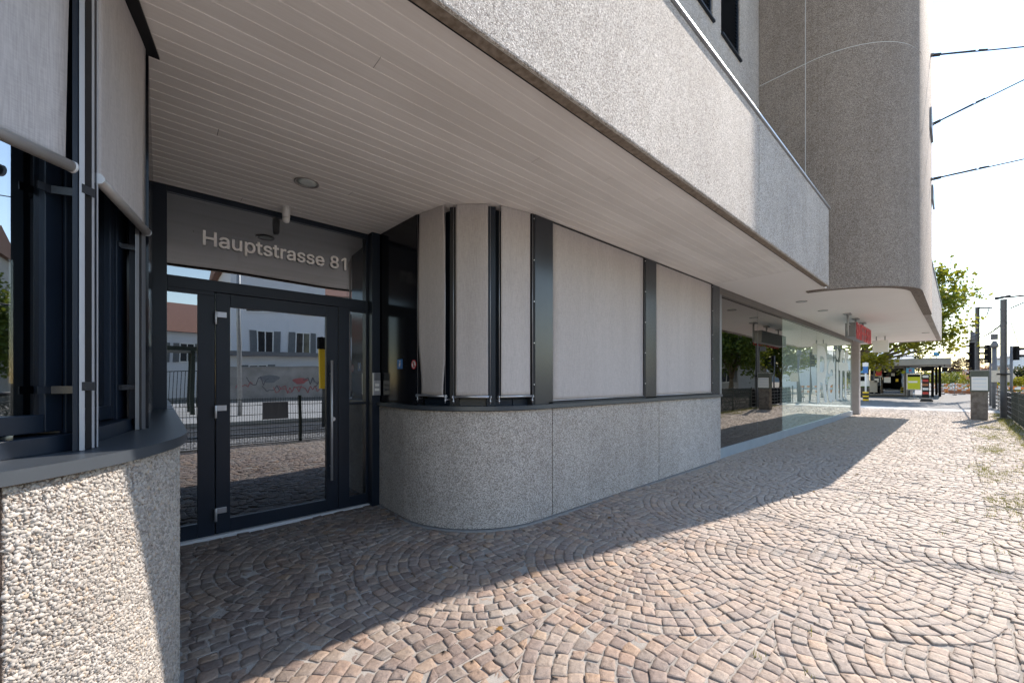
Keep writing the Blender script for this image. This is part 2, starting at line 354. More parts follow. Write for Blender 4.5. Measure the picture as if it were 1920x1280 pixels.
def npmesh(name, V, F, material, parent=None, smooth=False):
    me = bpy.data.meshes.new(name); k = F.shape[1]
    me.vertices.add(len(V)); me.vertices.foreach_set('co', V.astype(np.float32).ravel())
    me.loops.add(F.size); me.loops.foreach_set('vertex_index', F.astype(np.int32).ravel())
    me.polygons.add(len(F)); me.polygons.foreach_set('loop_start', np.arange(0, F.size, k, dtype=np.int32))
    me.polygons.foreach_set('loop_total', np.full(len(F), k, dtype=np.int32))
    if smooth: me.polygons.foreach_set('use_smooth', np.ones(len(F), dtype=bool))
    me.update(calc_edges=True); me.validate(); me.materials.append(material)
    o = bpy.data.objects.new(name, me); COL.objects.link(o)
    if parent: o.parent = parent
    WL[o] = WL.get(parent, Vector((0, 0, 0)))
    return o
def copy_tree(o, parent=None):
    c = o.copy(); COL.objects.link(c); c.parent = parent
    for ch in [x for x in o.children]: copy_tree(ch, c)
    return c
def place(o, loc, rz=0.0, label=None, sc=None):
    o.location = loc; o.rotation_euler = (0, 0, rz)
    if label: o['label'] = label
    if sc: o.scale = (sc, sc, sc) if not isinstance(sc, tuple) else sc
    return o
def letters(name, key, cap, depth, mtx, material, parent=None, bold=0.0):
    """cut-out lettering from stored outlines; mtx maps text plane (x, y, out) to the world"""
    conts = []
    for s in LET[key]:
        q = [int(a) for a in s.split()]; conts.append([(q[i] / 509 * cap, q[i + 1] / 509 * cap) for i in range(0, len(q), 2)])
    area = lambda c: sum(c[i][0] * c[(i + 1) % len(c)][1] - c[(i + 1) % len(c)][0] * c[i][1] for i in range(len(c))) / 2
    def inside(p, c):
        r = False; n = len(c)
        for i in range(n):
            (x1, y1), (x2, y2) = c[i], c[(i + 1) % n]
            if (y1 > p[1]) != (y2 > p[1]) and p[0] < (x2 - x1) * (p[1] - y1) / (y2 - y1) + x1: r = not r
        return r
    sgn = area(max(conts, key=lambda c: abs(area(c)))) > 0
    outer = [c for c in conts if (area(c) > 0) == sgn]; holes = [c for c in conts if (area(c) > 0) != sgn]
    mb = MB(); off = WL.get(parent, Vector((0, 0, 0)))
    for i, oc in enumerate(outer):
        cu = bpy.data.curves.new('t', 'CURVE'); cu.dimensions = '2D'; cu.fill_mode = 'BOTH'; cu.extrude = depth / 2; cu.offset = bold
        for c in [oc] + [h for h in holes if inside(h[0], oc)]:
            sp = cu.splines.new('POLY'); sp.points.add(len(c) - 1); sp.use_cyclic_u = True
            for k, (x, y) in enumerate(c): sp.points[k].co = (x, y, 0, 1)
        ob = bpy.data.objects.new('t', cu); me = bpy.data.meshes.new_from_object(ob)
        b = mb.add([mtx @ v.co for v in me.vertices])
        for p in me.polygons: mb.face([b + k for k in p.vertices])
        bpy.data.objects.remove(ob); bpy.data.curves.remove(cu); bpy.data.meshes.remove(me)
    return mb.build(name, material, parent)
def arc(cx, cy, r, a0, a1, n):
    return [(cx + r * math.cos(math.radians(a0 + (a1 - a0) * i / n)), cy + r * math.sin(math.radians(a0 + (a1 - a0) * i / n))) for i in range(n + 1)]
M['gred'] = mat('faded_red_spray', (0.32, 0.10, 0.10), 0.8)
M['ggrey'] = mat('grey_spray', (0.10, 0.10, 0.11), 0.8)
LET = {"haupt": ["1365 -155 1358 -150 1356 -146 1356 -142 1356 382 1360 388 1367 391 1431 391 1436 388 1440 382 1440 358 1441 354 1448 358 1458 368 1479 383 1495 391 1517 395 1573 395 1593 391 1611 385 1635 373 1644 366 1674 336 1692 310 1700 294 1708 272 1714 246 1714 238 1716 232 1716 224 1718 218 1718 160 1716 154 1716 146 1714 140 1714 130 1708 106 1700 84 1688 60 1672 36 1655 19 1627 -1 1611 -9 1577 -19 1523 -19 1507 -17 1485 -9 1467 1 1443 22 1442 16 1442 -146 1438 -152 1431 -155", "655 -21 627 -15 605 -7 593 -1 588 2 581 9 575 13 562 26 544 54 536 84 536 100 534 106 534 110 536 116 536 132 540 150 550 170 558 180 571 193 585 203 605 213 635 223 647 225 653 225 667 229 675 229 681 231 687 231 693 233 703 233 709 235 719 235 725 237 737 237 743 239 751 239 771 243 775 245 780 252 780 264 778 276 774 288 770 296 763 303 747 313 721 319 701 319 689 317 671 311 659 305 651 299 638 286 626 266 619 263 609 263 565 275 551 281 546 288 546 296 554 316 577 347 586 356 607 369 613 375 631 383 643 387 679 395 741 395 771 389 783 385 807 373 821 363 839 345 842 342 856 314 862 296 866 270 866 -4 862 -10 855 -13 789 -13 783 -9 780 -4 780 12 779 15 777 15 770 8 757 -1 737 -11 719 -17 707 -19 699 -19 693 -21", "2959 -21 2929 -15 2913 -9 2893 1 2877 13 2866 24 2848 50 2842 66 2838 88 2838 124 2840 130 2840 140 2844 154 2860 180 2867 187 2891 205 2907 213 2939 223 2955 225 2969 229 2977 229 2983 231 2991 231 2997 233 3007 233 3013 235 3021 235 3027 237 3041 237 3047 239 3067 241 3077 245 3081 249 3082 252 3082 270 3080 280 3075 290 3070 298 3064 304 3049 313 3037 317 3025 319 3005 319 2995 317 2973 311 2965 307 2950 296 2939 283 2930 268 2927 265 2921 263 2909 263 2861 277 2853 281 2850 284 2848 290 2848 296 2864 328 2872 338 2892 358 2913 373 2925 379 2953 389 2981 395 3043 395 3073 389 3095 381 3119 367 3141 345 3148 336 3160 312 3164 296 3168 270 3168 -4 3164 -10 3157 -13 3093 -13 3087 -9 3084 -4 3084 14 3083 17 3081 17 3072 8 3059 -1 3035 -13 3029 -15 3009 -19 3001 -19 2995 -21", "2119 -19 2115 -17 2107 -17 2101 -15 2093 -15 2075 -9 2057 -1 2037 13 2017 33 2010 42 2000 60 1994 74 1990 92 1990 98 1993 103 1999 107 2015 109 2057 119 2065 119 2072 114 2083 87 2101 69 2109 65 2129 59 2139 57 2161 57 2179 61 2197 68 2205 73 2216 84 2222 94 2223 104 2219 118 2212 128 2197 137 2179 143 2155 147 2121 157 2113 157 2087 165 2057 179 2037 193 2028 202 2018 214 2008 234 2004 250 2004 266 2002 272 2002 276 2004 282 2004 296 2006 308 2010 318 2023 341 2045 363 2059 373 2093 389 2121 395 2187 395 2209 391 2225 385 2245 375 2261 363 2279 345 2288 332 2296 316 2304 294 2304 286 2301 281 2295 277 2287 275 2279 275 2241 265 2233 265 2228 268 2224 272 2219 284 2212 296 2201 307 2193 312 2181 317 2169 319 2163 319 2157 321 2145 321 2133 319 2117 313 2108 308 2097 297 2090 286 2089 278 2090 266 2094 260 2103 251 2115 243 2133 237 2225 215 2249 205 2270 192 2293 169 2306 144 2310 130 2310 86 2302 58 2298 50 2289 37 2266 14 2243 -1 2231 -7 2213 -13 2195 -17 2187 -17 2179 -19", "3359 -19 3355 -17 3347 -17 3341 -15 3333 -15 3315 -9 3295 1 3285 7 3274 16 3258 32 3251 41 3240 62 3234 78 3232 88 3232 96 3235 103 3241 107 3249 109 3257 109 3297 119 3305 119 3312 114 3325 85 3341 69 3349 65 3369 59 3379 57 3401 57 3419 61 3437 67 3449 75 3457 83 3462 92 3464 100 3464 110 3456 124 3450 130 3443 134 3427 141 3355 157 3323 167 3305 175 3301 179 3287 185 3277 195 3272 198 3258 216 3250 232 3244 252 3244 266 3242 272 3242 276 3244 282 3244 292 3246 304 3250 316 3256 328 3263 339 3272 348 3277 355 3287 365 3325 385 3341 391 3363 395 3427 395 3433 393 3439 393 3451 391 3479 379 3495 369 3522 342 3540 308 3544 298 3544 288 3541 281 3535 277 3511 271 3503 271 3483 265 3473 265 3466 270 3461 282 3453 295 3437 311 3429 315 3421 317 3411 319 3403 319 3397 321 3387 321 3361 315 3345 305 3337 297 3332 288 3330 280 3330 268 3335 259 3343 251 3357 243 3373 237 3445 221 3471 213 3497 201 3507 195 3518 186 3528 176 3536 166 3546 146 3550 130 3550 122 3552 116 3552 88 3548 72 3544 62 3532 40 3525 31 3514 20 3483 -1 3471 -7 3437 -17 3429 -17 3421 -19", "3723 -19 3719 -17 3711 -17 3699 -15 3681 -9 3667 -3 3645 11 3634 20 3626 28 3618 38 3604 64 3600 74 3596 92 3596 98 3599 103 3605 107 3649 115 3659 119 3671 119 3678 114 3682 100 3693 81 3707 69 3725 61 3735 59 3745 57 3767 57 3797 65 3811 73 3823 85 3828 94 3829 104 3828 112 3819 127 3811 133 3803 137 3785 143 3761 147 3727 157 3719 157 3693 165 3663 179 3643 193 3634 202 3624 214 3614 234 3610 250 3610 258 3608 264 3608 294 3616 318 3630 342 3652 364 3665 373 3685 383 3699 389 3727 395 3791 395 3797 393 3803 393 3815 391 3835 383 3851 375 3865 365 3880 350 3890 338 3910 296 3910 288 3907 281 3901 277 3893 275 3885 275 3847 265 3839 265 3834 268 3831 271 3825 284 3814 300 3807 307 3799 312 3787 317 3775 319 3769 319 3763 321 3751 321 3739 319 3721 312 3713 307 3703 297 3696 286 3695 278 3696 266 3700 260 3711 249 3721 243 3739 237 3817 219 3841 211 3859 203 3877 191 3899 169 3912 144 3916 126 3916 84 3908 60 3895 37 3875 17 3855 3 3831 -9 3801 -17 3793 -17 3785 -19", "4115 -19 4095 -15 4089 -11 4073 -7 4047 5 4025 23 4008 40 3994 58 3980 84 3972 104 3964 138 3964 146 3962 152 3962 156 3962 220 3964 228 3964 236 3968 256 3974 276 3990 310 4007 335 4022 350 4026 356 4059 377 4091 391 4113 395 4175 395 4195 391 4207 387 4241 371 4261 355 4278 338 4290 322 4308 288 4314 268 4318 248 4318 242 4320 236 4320 226 4322 220 4322 166 4318 160 4311 157 4051 157 4049 156 4048 152 4054 126 4058 116 4067 99 4074 90 4084 80 4097 71 4105 67 4123 61 4135 59 4165 59 4177 61 4199 69 4207 75 4222 90 4228 98 4234 112 4237 115 4243 117 4249 117 4303 105 4313 99 4316 94 4316 88 4304 58 4293 41 4273 21 4267 17 4260 10 4249 3 4229 -7 4211 -13 4193 -17 4185 -17 4177 -19", "4729 -19 4725 -17 4705 -15 4695 -11 4687 -11 4675 -7 4645 7 4634 14 4623 23 4600 46 4593 55 4582 74 4574 96 4570 114 4570 152 4572 158 4572 170 4582 198 4590 214 4602 230 4624 252 4647 266 4647 268 4630 280 4622 288 4612 300 4600 320 4598 330 4594 336 4590 354 4590 372 4588 380 4590 388 4590 404 4592 416 4598 434 4610 458 4622 472 4639 489 4651 499 4681 515 4691 519 4707 523 4719 525 4727 525 4733 527 4779 527 4785 525 4793 525 4803 523 4821 519 4847 507 4870 492 4898 464 4914 434 4920 420 4920 412 4924 400 4924 362 4918 336 4901 301 4892 290 4882 280 4865 268 4865 266 4879 259 4888 252 4911 229 4922 214 4930 200 4940 172 4942 160 4942 110 4934 82 4922 58 4918 52 4885 19 4875 11 4843 -5 4833 -9 4815 -13 4799 -15 4793 -17 4787 -17 4781 -19", "1067 -17 1063 -15 1057 -15 1045 -13 1033 -9 1009 3 997 11 982 26 972 38 960 60 954 76 950 94 950 102 948 108 948 132 946 140 946 382 950 388 957 391 1021 391 1027 389 1030 386 1032 382 1032 378 1032 132 1034 120 1043 98 1052 84 1065 73 1075 67 1093 63 1117 63 1129 65 1141 69 1153 75 1161 81 1169 89 1178 102 1184 114 1188 128 1188 138 1190 146 1190 382 1194 388 1201 391 1265 391 1272 386 1274 382 1274 378 1274 -4 1270 -10 1263 -13 1201 -13 1196 -10 1192 -4 1192 20 1191 23 1189 23 1170 6 1159 -1 1147 -7 1131 -13 1109 -17", "1905 -17 1901 -15 1881 -15 1869 -11 1861 -11 1839 -1 1827 9 1817 19 1810 28 1800 48 1798 52 1794 70 1794 86 1792 92 1792 312 1791 314 1789 315 1743 315 1737 319 1734 326 1734 380 1737 387 1745 391 1787 391 1791 392 1792 396 1792 472 1796 480 1803 483 1867 483 1873 481 1876 478 1878 472 1878 396 1879 392 1883 391 1945 391 1952 388 1956 380 1956 326 1952 318 1945 315 1881 315 1879 314 1878 312 1878 106 1880 98 1880 86 1882 76 1885 71 1889 67 1901 63 1915 62 1925 63 1931 65 1941 65 1945 65 1950 62 1956 52 1966 8 1966 -2 1962 -8 1957 -11 1941 -15 1923 -15 1917 -17", "2497 -17 2493 -15 2471 -15 2455 -11 2433 -1 2418 10 2410 18 2402 28 2394 44 2386 70 2386 312 2385 314 2383 315 2335 315 2329 319 2326 326 2326 380 2329 387 2337 391 2381 391 2385 392 2386 396 2386 472 2390 480 2397 483 2459 483 2465 481 2468 478 2470 472 2470 396 2471 392 2475 391 2537 391 2544 388 2548 380 2548 326 2544 318 2537 315 2473 315 2471 314 2470 312 2470 106 2472 98 2472 86 2474 76 2477 71 2481 67 2493 63 2507 62 2517 63 2523 65 2535 65 2539 65 2544 62 2548 56 2558 8 2558 -2 2555 -7 2549 -11 2533 -15 2515 -15 2509 -17", "57 -13 50 -8 48 -4 48 0 48 508 48 512 51 517 59 521 125 521 132 518 136 512 136 306 137 302 141 301 375 301 379 302 380 306 380 512 384 518 391 521 457 521 464 518 468 512 468 508 468 0 468 -4 465 -9 457 -13 391 -13 384 -10 380 -4 380 214 379 218 375 219 141 219 137 218 136 214 136 -4 132 -10 125 -13", "2609 -13 2602 -8 2600 -4 2600 0 2600 382 2604 388 2611 391 2675 391 2681 387 2684 382 2684 366 2685 363 2687 363 2695 371 2717 385 2725 389 2737 393 2757 397 2791 397 2797 395 2807 395 2813 391 2816 384 2816 322 2813 315 2805 311 2789 311 2783 313 2757 313 2731 307 2716 298 2700 282 2690 264 2686 246 2686 -4 2682 -10 2675 -13", "5193 -13 5186 -8 5184 -4 5184 0 5184 422 5183 423 5179 423 5079 349 5073 347 5067 347 5060 350 5056 358 5056 428 5058 434 5062 438 5146 498 5158 508 5177 521 5259 521 5267 517 5270 512 5270 508 5270 -2 5266 -10 5259 -13", "676 58 679 57 697 57 717 61 729 65 748 76 764 92 774 108 780 130 780 164 779 168 775 169 739 161 729 161 723 159 715 159 709 157 699 157 693 155 685 155 665 151 653 147 639 139 628 128 624 122 622 114 622 98 624 88 628 80 636 72 651 63 663 59", "2978 58 2981 57 2999 57 3027 63 3047 73 3054 78 3060 84 3074 102 3078 110 3082 124 3082 164 3081 168 3077 169 3041 161 3031 161 3013 157 3001 157 2995 155 2987 155 2969 151 2957 147 2941 139 2932 130 2927 122 2924 112 2924 98 2930 80 2935 75 2944 68 2953 63 2959 63 2967 59", "1524 60 1527 59 1545 59 1567 63 1586 74 1604 92 1616 110 1626 138 1626 146 1630 158 1630 172 1632 178 1632 202 1630 208 1630 220 1626 232 1626 240 1620 258 1610 278 1602 288 1591 299 1583 305 1567 313 1549 317 1523 317 1513 315 1495 308 1482 300 1466 284 1452 258 1446 238 1444 226 1444 218 1442 212 1442 166 1444 160 1444 152 1452 120 1460 104 1468 92 1485 75 1501 65", "4744 62 4747 61 4765 61 4771 63 4781 63 4791 65 4805 69 4823 79 4833 87 4844 100 4850 112 4854 128 4854 150 4848 172 4843 181 4831 195 4813 209 4801 215 4779 221 4771 221 4765 223 4761 223 4747 223 4741 221 4733 221 4711 215 4703 211 4684 198 4680 194 4670 182 4660 160 4660 152 4658 146 4658 126 4666 104 4676 90 4689 79 4703 71 4713 67 4729 63", "4051 234 4055 233 4227 233 4231 234 4232 238 4224 266 4220 274 4208 290 4196 302 4181 311 4169 315 4157 317 4131 317 4117 315 4105 310 4088 300 4074 288 4060 268 4056 260 4050 240", "4738 304 4743 303 4773 303 4785 305 4799 311 4812 320 4818 326 4826 336 4834 352 4836 362 4836 388 4832 404 4823 419 4811 431 4793 441 4781 445 4769 447 4743 447 4723 443 4701 431 4691 421 4684 412 4680 404 4676 388 4676 362 4680 346 4684 338 4692 328 4703 317 4713 311 4727 305"], "raiC": ["2965 -23 2961 -21 2955 -21 2949 -19 2933 -17 2909 -11 2903 -7 2893 -5 2869 7 2853 19 2827 45 2818 56 2808 74 2798 100 2794 118 2794 126 2792 134 2795 143 2801 148 2809 151 2871 151 2879 148 2885 142 2888 134 2888 124 2892 112 2896 104 2902 96 2913 85 2929 75 2953 67 2965 65 2973 65 2979 63 3005 63 3011 65 3021 65 3031 67 3047 71 3063 79 3075 87 3086 98 3096 114 3100 130 3100 144 3096 162 3092 168 3081 179 3059 193 3049 195 3033 203 2949 225 2919 235 2891 247 2866 262 2855 271 2834 292 2826 302 2817 320 2808 348 2808 356 2806 362 2806 380 2808 386 2808 396 2810 408 2820 436 2830 454 2865 489 2881 501 2905 513 2927 521 2937 523 2953 525 2959 527 2967 527 2973 529 3017 529 3023 527 3033 527 3053 523 3089 511 3105 503 3129 485 3149 465 3158 454 3168 438 3180 404 3182 394 3182 380 3179 372 3173 366 3165 363 3107 363 3099 366 3093 372 3090 380 3090 386 3088 396 3082 408 3075 416 3059 429 3049 434 3027 441 3017 443 3007 443 3001 445 2979 445 2973 443 2963 443 2943 437 2921 425 2910 414 2900 398 2898 388 2897 376 2898 362 2900 354 2904 348 2918 334 2925 329 2949 317 2971 309 3043 291 3085 277 3113 263 3136 248 3163 221 3174 206 3182 190 3188 170 3190 158 3190 122 3186 100 3182 88 3170 62 3158 46 3135 23 3117 9 3075 -11 3043 -19 3035 -19 3017 -23", "61 -15 55 -12 50 -8 46 0 46 4 46 504 49 514 55 520 63 523 247 523 253 521 269 521 275 519 289 519 321 509 347 497 371 479 384 466 394 454 400 444 412 420 420 394 420 384 422 378 422 326 420 320 420 310 410 280 402 264 392 248 369 225 347 209 337 205 335 202 335 200 342 184 346 180 354 162 358 158 366 140 370 136 378 118 382 114 390 96 394 92 402 74 406 70 414 52 432 22 440 6 441 0 439 -6 433 -12 425 -15 355 -15 347 -12 340 -6 328 20 324 24 314 46 310 50 300 72 296 76 270 128 266 132 240 182 237 184 231 183 143 183 139 182 138 178 138 4 135 -6 129 -12 121 -15", "465 -15 458 -12 453 -6 451 0 452 6 456 12 460 28 464 34 468 50 472 56 476 72 480 78 484 94 488 100 492 116 496 122 500 138 504 144 508 160 512 166 516 182 520 188 524 204 528 210 532 226 536 232 540 248 544 254 548 270 552 276 556 292 560 298 564 314 568 320 572 336 576 342 580 358 584 364 588 380 592 386 637 512 645 520 653 523 723 523 731 520 737 514 742 504 768 428 792 368 796 352 800 346 804 330 828 270 854 194 864 172 868 156 872 150 876 134 900 74 912 36 922 14 925 2 923 -6 917 -12 909 -15 847 -15 837 -11 832 -6 826 8 790 114 785 124 783 126 597 127 593 126 590 122 556 20 552 14 548 -2 544 -8 539 -12 531 -15", "1047 -15 1041 -12 1036 -8 1032 0 1032 4 1032 506 1036 516 1041 520 1047 523 1107 523 1115 520 1119 517 1121 514 1124 506 1124 2 1121 -6 1119 -9 1115 -12 1107 -15", "1289 -15 1283 -12 1278 -8 1274 0 1274 4 1274 504 1277 514 1283 520 1293 523 1593 523 1603 520 1609 514 1612 506 1612 502 1612 454 1609 446 1603 440 1593 437 1373 437 1369 436 1368 432 1368 298 1369 292 1373 291 1573 291 1579 288 1583 285 1585 282 1588 276 1588 224 1585 216 1583 213 1579 210 1571 207 1373 207 1369 206 1368 202 1368 4 1365 -6 1359 -12 1351 -15", "1699 -15 1693 -12 1688 -8 1684 0 1684 4 1684 504 1687 514 1693 520 1703 523 2003 523 2013 520 2019 514 2022 506 2022 502 2022 454 2019 446 2013 440 2003 437 1783 437 1779 436 1778 432 1778 298 1779 292 1783 291 1983 291 1989 288 1993 285 1995 282 1998 276 1998 224 1995 216 1993 213 1989 210 1981 207 1783 207 1779 206 1778 202 1778 4 1775 -6 1769 -12 1761 -15", "2109 -15 2103 -12 2098 -8 2094 0 2094 4 2094 504 2097 514 2103 520 2113 523 2417 523 2427 520 2433 514 2436 506 2436 502 2436 454 2433 446 2427 440 2417 437 2193 437 2189 436 2188 432 2188 306 2189 300 2193 299 2403 299 2409 296 2412 294 2415 290 2418 284 2418 234 2418 230 2414 222 2409 218 2401 215 2193 215 2189 214 2188 210 2188 76 2189 72 2193 71 2423 71 2429 68 2434 64 2438 54 2438 2 2435 -6 2429 -12 2419 -15", "2587 -15 2581 -12 2576 -8 2572 0 2572 4 2572 506 2576 516 2581 520 2587 523 2647 523 2655 520 2658 518 2661 514 2664 506 2664 2 2661 -6 2658 -10 2655 -12 2647 -15", "3275 -15 3269 -12 3264 -8 3260 0 3260 4 3260 504 3263 514 3269 520 3279 523 3581 523 3591 520 3597 514 3600 506 3600 502 3600 454 3597 446 3591 440 3581 437 3357 437 3353 436 3352 432 3352 306 3353 300 3357 299 3569 299 3575 296 3578 294 3581 290 3584 284 3584 234 3584 230 3580 222 3575 218 3567 215 3357 215 3353 214 3352 210 3352 76 3353 72 3357 71 3589 71 3595 68 3600 64 3604 54 3604 2 3601 -6 3595 -12 3585 -15", "3693 -15 3687 -12 3682 -8 3678 0 3678 4 3678 504 3681 515 3687 520 3695 523 3765 523 3775 520 3784 512 3836 428 3848 412 3860 390 3872 374 3884 352 3910 314 3922 292 3934 276 3946 254 3958 238 3970 216 4000 172 4010 152 4015 145 4017 144 4018 152 4018 508 4021 514 4025 519 4035 523 4093 523 4102 520 4107 514 4110 504 4110 4 4107 -7 4101 -12 4093 -15 4025 -15 4015 -12 4008 -6 3840 256 3838 262 3822 284 3798 328 3790 338 3776 364 3771 368 3770 364 3770 344 3772 334 3772 2 3769 -6 3766 -10 3763 -12 3755 -15", "624 214 631 213 747 213 752 214 752 218 750 226 746 232 706 346 692 396 689 402 687 404 636 250 632 244 624 220", "139 270 143 269 249 269 255 271 265 271 289 277 310 290 315 295 320 302 326 314 330 334 330 370 328 376 328 382 324 396 317 407 309 416 295 427 279 433 257 437 143 437 139 436 138 430 138 274"], "raiL": ["591 -29 555 -21 533 -13 517 -5 503 7 490 20 472 46 466 62 460 88 459 108 460 126 464 146 468 158 477 175 484 184 499 199 513 209 533 219 563 229 583 233 589 233 603 237 611 237 617 239 623 239 629 241 639 241 645 243 655 243 661 245 673 245 679 247 687 247 700 250 703 252 704 254 704 266 699 286 691 297 675 307 657 311 629 311 607 305 595 299 587 293 576 282 563 261 557 257 545 255 493 269 479 275 475 279 472 284 471 292 472 300 480 320 503 351 514 362 535 375 541 381 559 389 571 393 615 403 669 403 707 395 719 391 743 379 757 369 778 348 796 314 802 292 806 266 806 4 804 -8 801 -13 797 -17 783 -21 729 -21 719 -19 714 -16 711 -13 708 -8 707 -2 705 0 703 0 693 -7 673 -17 655 -23 635 -27 627 -27 621 -29", "61 -21 53 -19 46 -14 42 -8 40 2 40 504 42 516 44 520 48 524 53 527 63 529 247 529 253 527 269 527 275 525 287 525 297 523 323 515 353 501 377 483 389 471 398 460 404 450 418 422 426 394 426 384 428 378 428 326 426 320 426 312 424 302 416 278 400 248 394 240 375 221 353 205 343 200 343 198 394 102 398 98 406 80 410 76 418 58 422 54 430 36 434 32 446 8 447 0 446 -8 444 -12 440 -16 435 -19 425 -21 355 -21 341 -17 336 -12 324 14 320 18 310 40 306 44 296 66 278 96 237 175 235 176 231 177 149 177 145 176 144 172 144 4 142 -8 139 -13 135 -17 121 -21", "891 -21 883 -19 876 -14 872 -8 870 2 870 376 874 390 878 394 883 397 893 399 949 399 959 397 965 393 970 386 972 376 972 2 968 -12 964 -16 959 -19 947 -21", "1085 -21 1077 -19 1070 -14 1066 -8 1064 2 1064 304 1063 306 1061 307 1013 307 1003 309 998 312 995 315 992 320 990 334 990 376 992 386 995 391 998 394 1003 397 1013 399 1059 399 1063 400 1064 404 1064 430 1066 436 1066 448 1068 458 1072 474 1082 496 1091 507 1103 519 1114 528 1145 543 1175 549 1219 549 1239 545 1251 541 1259 537 1264 532 1266 528 1267 518 1254 476 1254 470 1252 464 1248 458 1243 453 1231 450 1215 453 1187 453 1179 450 1173 445 1170 440 1168 436 1166 424 1166 404 1167 400 1171 399 1229 399 1239 397 1247 392 1249 392 1257 397 1267 399 1313 399 1317 400 1318 404 1318 430 1320 436 1320 448 1328 482 1336 496 1344 506 1359 521 1369 529 1399 543 1429 549 1473 549 1499 543 1510 538 1515 533 1518 528 1520 516 1506 464 1503 459 1497 453 1485 450 1467 453 1441 453 1433 450 1427 445 1424 440 1422 436 1420 424 1420 404 1421 400 1425 399 1483 399 1493 397 1500 392 1504 386 1506 376 1506 332 1504 320 1502 316 1498 312 1493 309 1483 307 1423 307 1421 306 1420 304 1420 4 1418 -8 1415 -13 1412 -16 1407 -19 1397 -21 1343 -21 1331 -19 1326 -16 1322 -12 1320 -8 1318 4 1318 304 1317 306 1315 307 1267 307 1257 309 1249 314 1247 314 1239 309 1229 307 1171 307 1167 306 1166 302 1166 4 1164 -8 1161 -13 1157 -17 1143 -21", "604 66 607 65 633 65 645 67 661 73 677 83 691 97 700 112 704 126 704 156 703 160 693 159 667 153 657 153 651 151 643 151 637 149 627 149 621 147 613 147 601 145 589 141 573 131 565 123 562 118 562 92 568 82 579 73 593 67", "145 276 149 275 249 275 255 277 267 277 287 284 304 294 311 301 318 312 322 322 324 334 324 370 322 376 322 384 317 394 313 401 304 412 289 422 269 429 263 429 255 431 149 431 145 430 144 424 144 280", "911 423 903 425 889 431 869 451 862 464 860 472 860 492 862 502 868 516 882 530 889 535 903 541 913 543 929 543 945 539 957 533 965 527 973 519 982 500 984 490 984 476 980 460 976 452 958 434 945 427 931 423"], "K": ["61 -18 53 -15 46 -9 45 -7 42 3 42 503 45 516 53 523 63 526 119 526 131 523 139 515 142 503 142 301 143 295 145 296 150 303 166 319 170 325 184 339 188 345 218 375 222 381 240 399 244 405 288 451 292 457 310 475 314 481 334 501 338 507 354 523 365 526 369 526 443 526 454 523 461 515 463 507 461 499 460 497 452 489 448 483 426 461 422 455 398 431 394 425 372 403 368 397 344 373 340 367 316 343 312 337 290 315 286 309 268 291 266 287 267 285 277 270 458 19 462 13 464 7 465 1 463 -8 455 -15 445 -18 375 -18 365 -15 363 -14 354 -5 347 4 203 208 197 215 195 215 176 197 172 191 143 161 142 5 139 -7 131 -15 121 -18"]}
LIGHTS = [(10.06, 2.18, 'first small light in the smooth white canopy, above the dark shop panes'), (11.75, 2.13, 'second small light in the smooth white canopy, before the hanging sign'), (19.85, 0.75, 'small light near the far outer edge of the white canopy')]
# ================================================================== GROUND
g = MB(); g.box(-60, 400, -300, 300, -0.6, -0.06); top(g, 'ground', M['earth'], None, None, kind='structure')
def und(x, y): return 0.006 * np.sin(x * 1.7 + 0.6) * np.cos(y * 2.1) + 0.003 * np.sin(x * 4.1 + y * 3.3)
gx_, gy_ = np.meshgrid(np.linspace(-4, 27, 311), np.linspace(-1.36, 4.6, 61), indexing='ij')
gi = np.arange(311 * 61).reshape(311, 61)
gF = np.stack([gi[:-1, :-1], gi[1:, :-1], gi[1:, 1:], gi[:-1, 1:]], -1).reshape(-1, 4)
gV = np.stack([gx_, gy_, und(gx_, gy_) - 0.0075 - 0.0025 * np.clip((gx_ - gy_ - 0.5) / 2, 0, 1) + 0.0018 * np.sin(gx_ * 9 + gy_ * 5) * np.sin(gy_ * 8)], -1).reshape(-1, 3)
npmesh('joint_sand', gV, gF, M['sand'], None, True)['kind'] = 'structure'
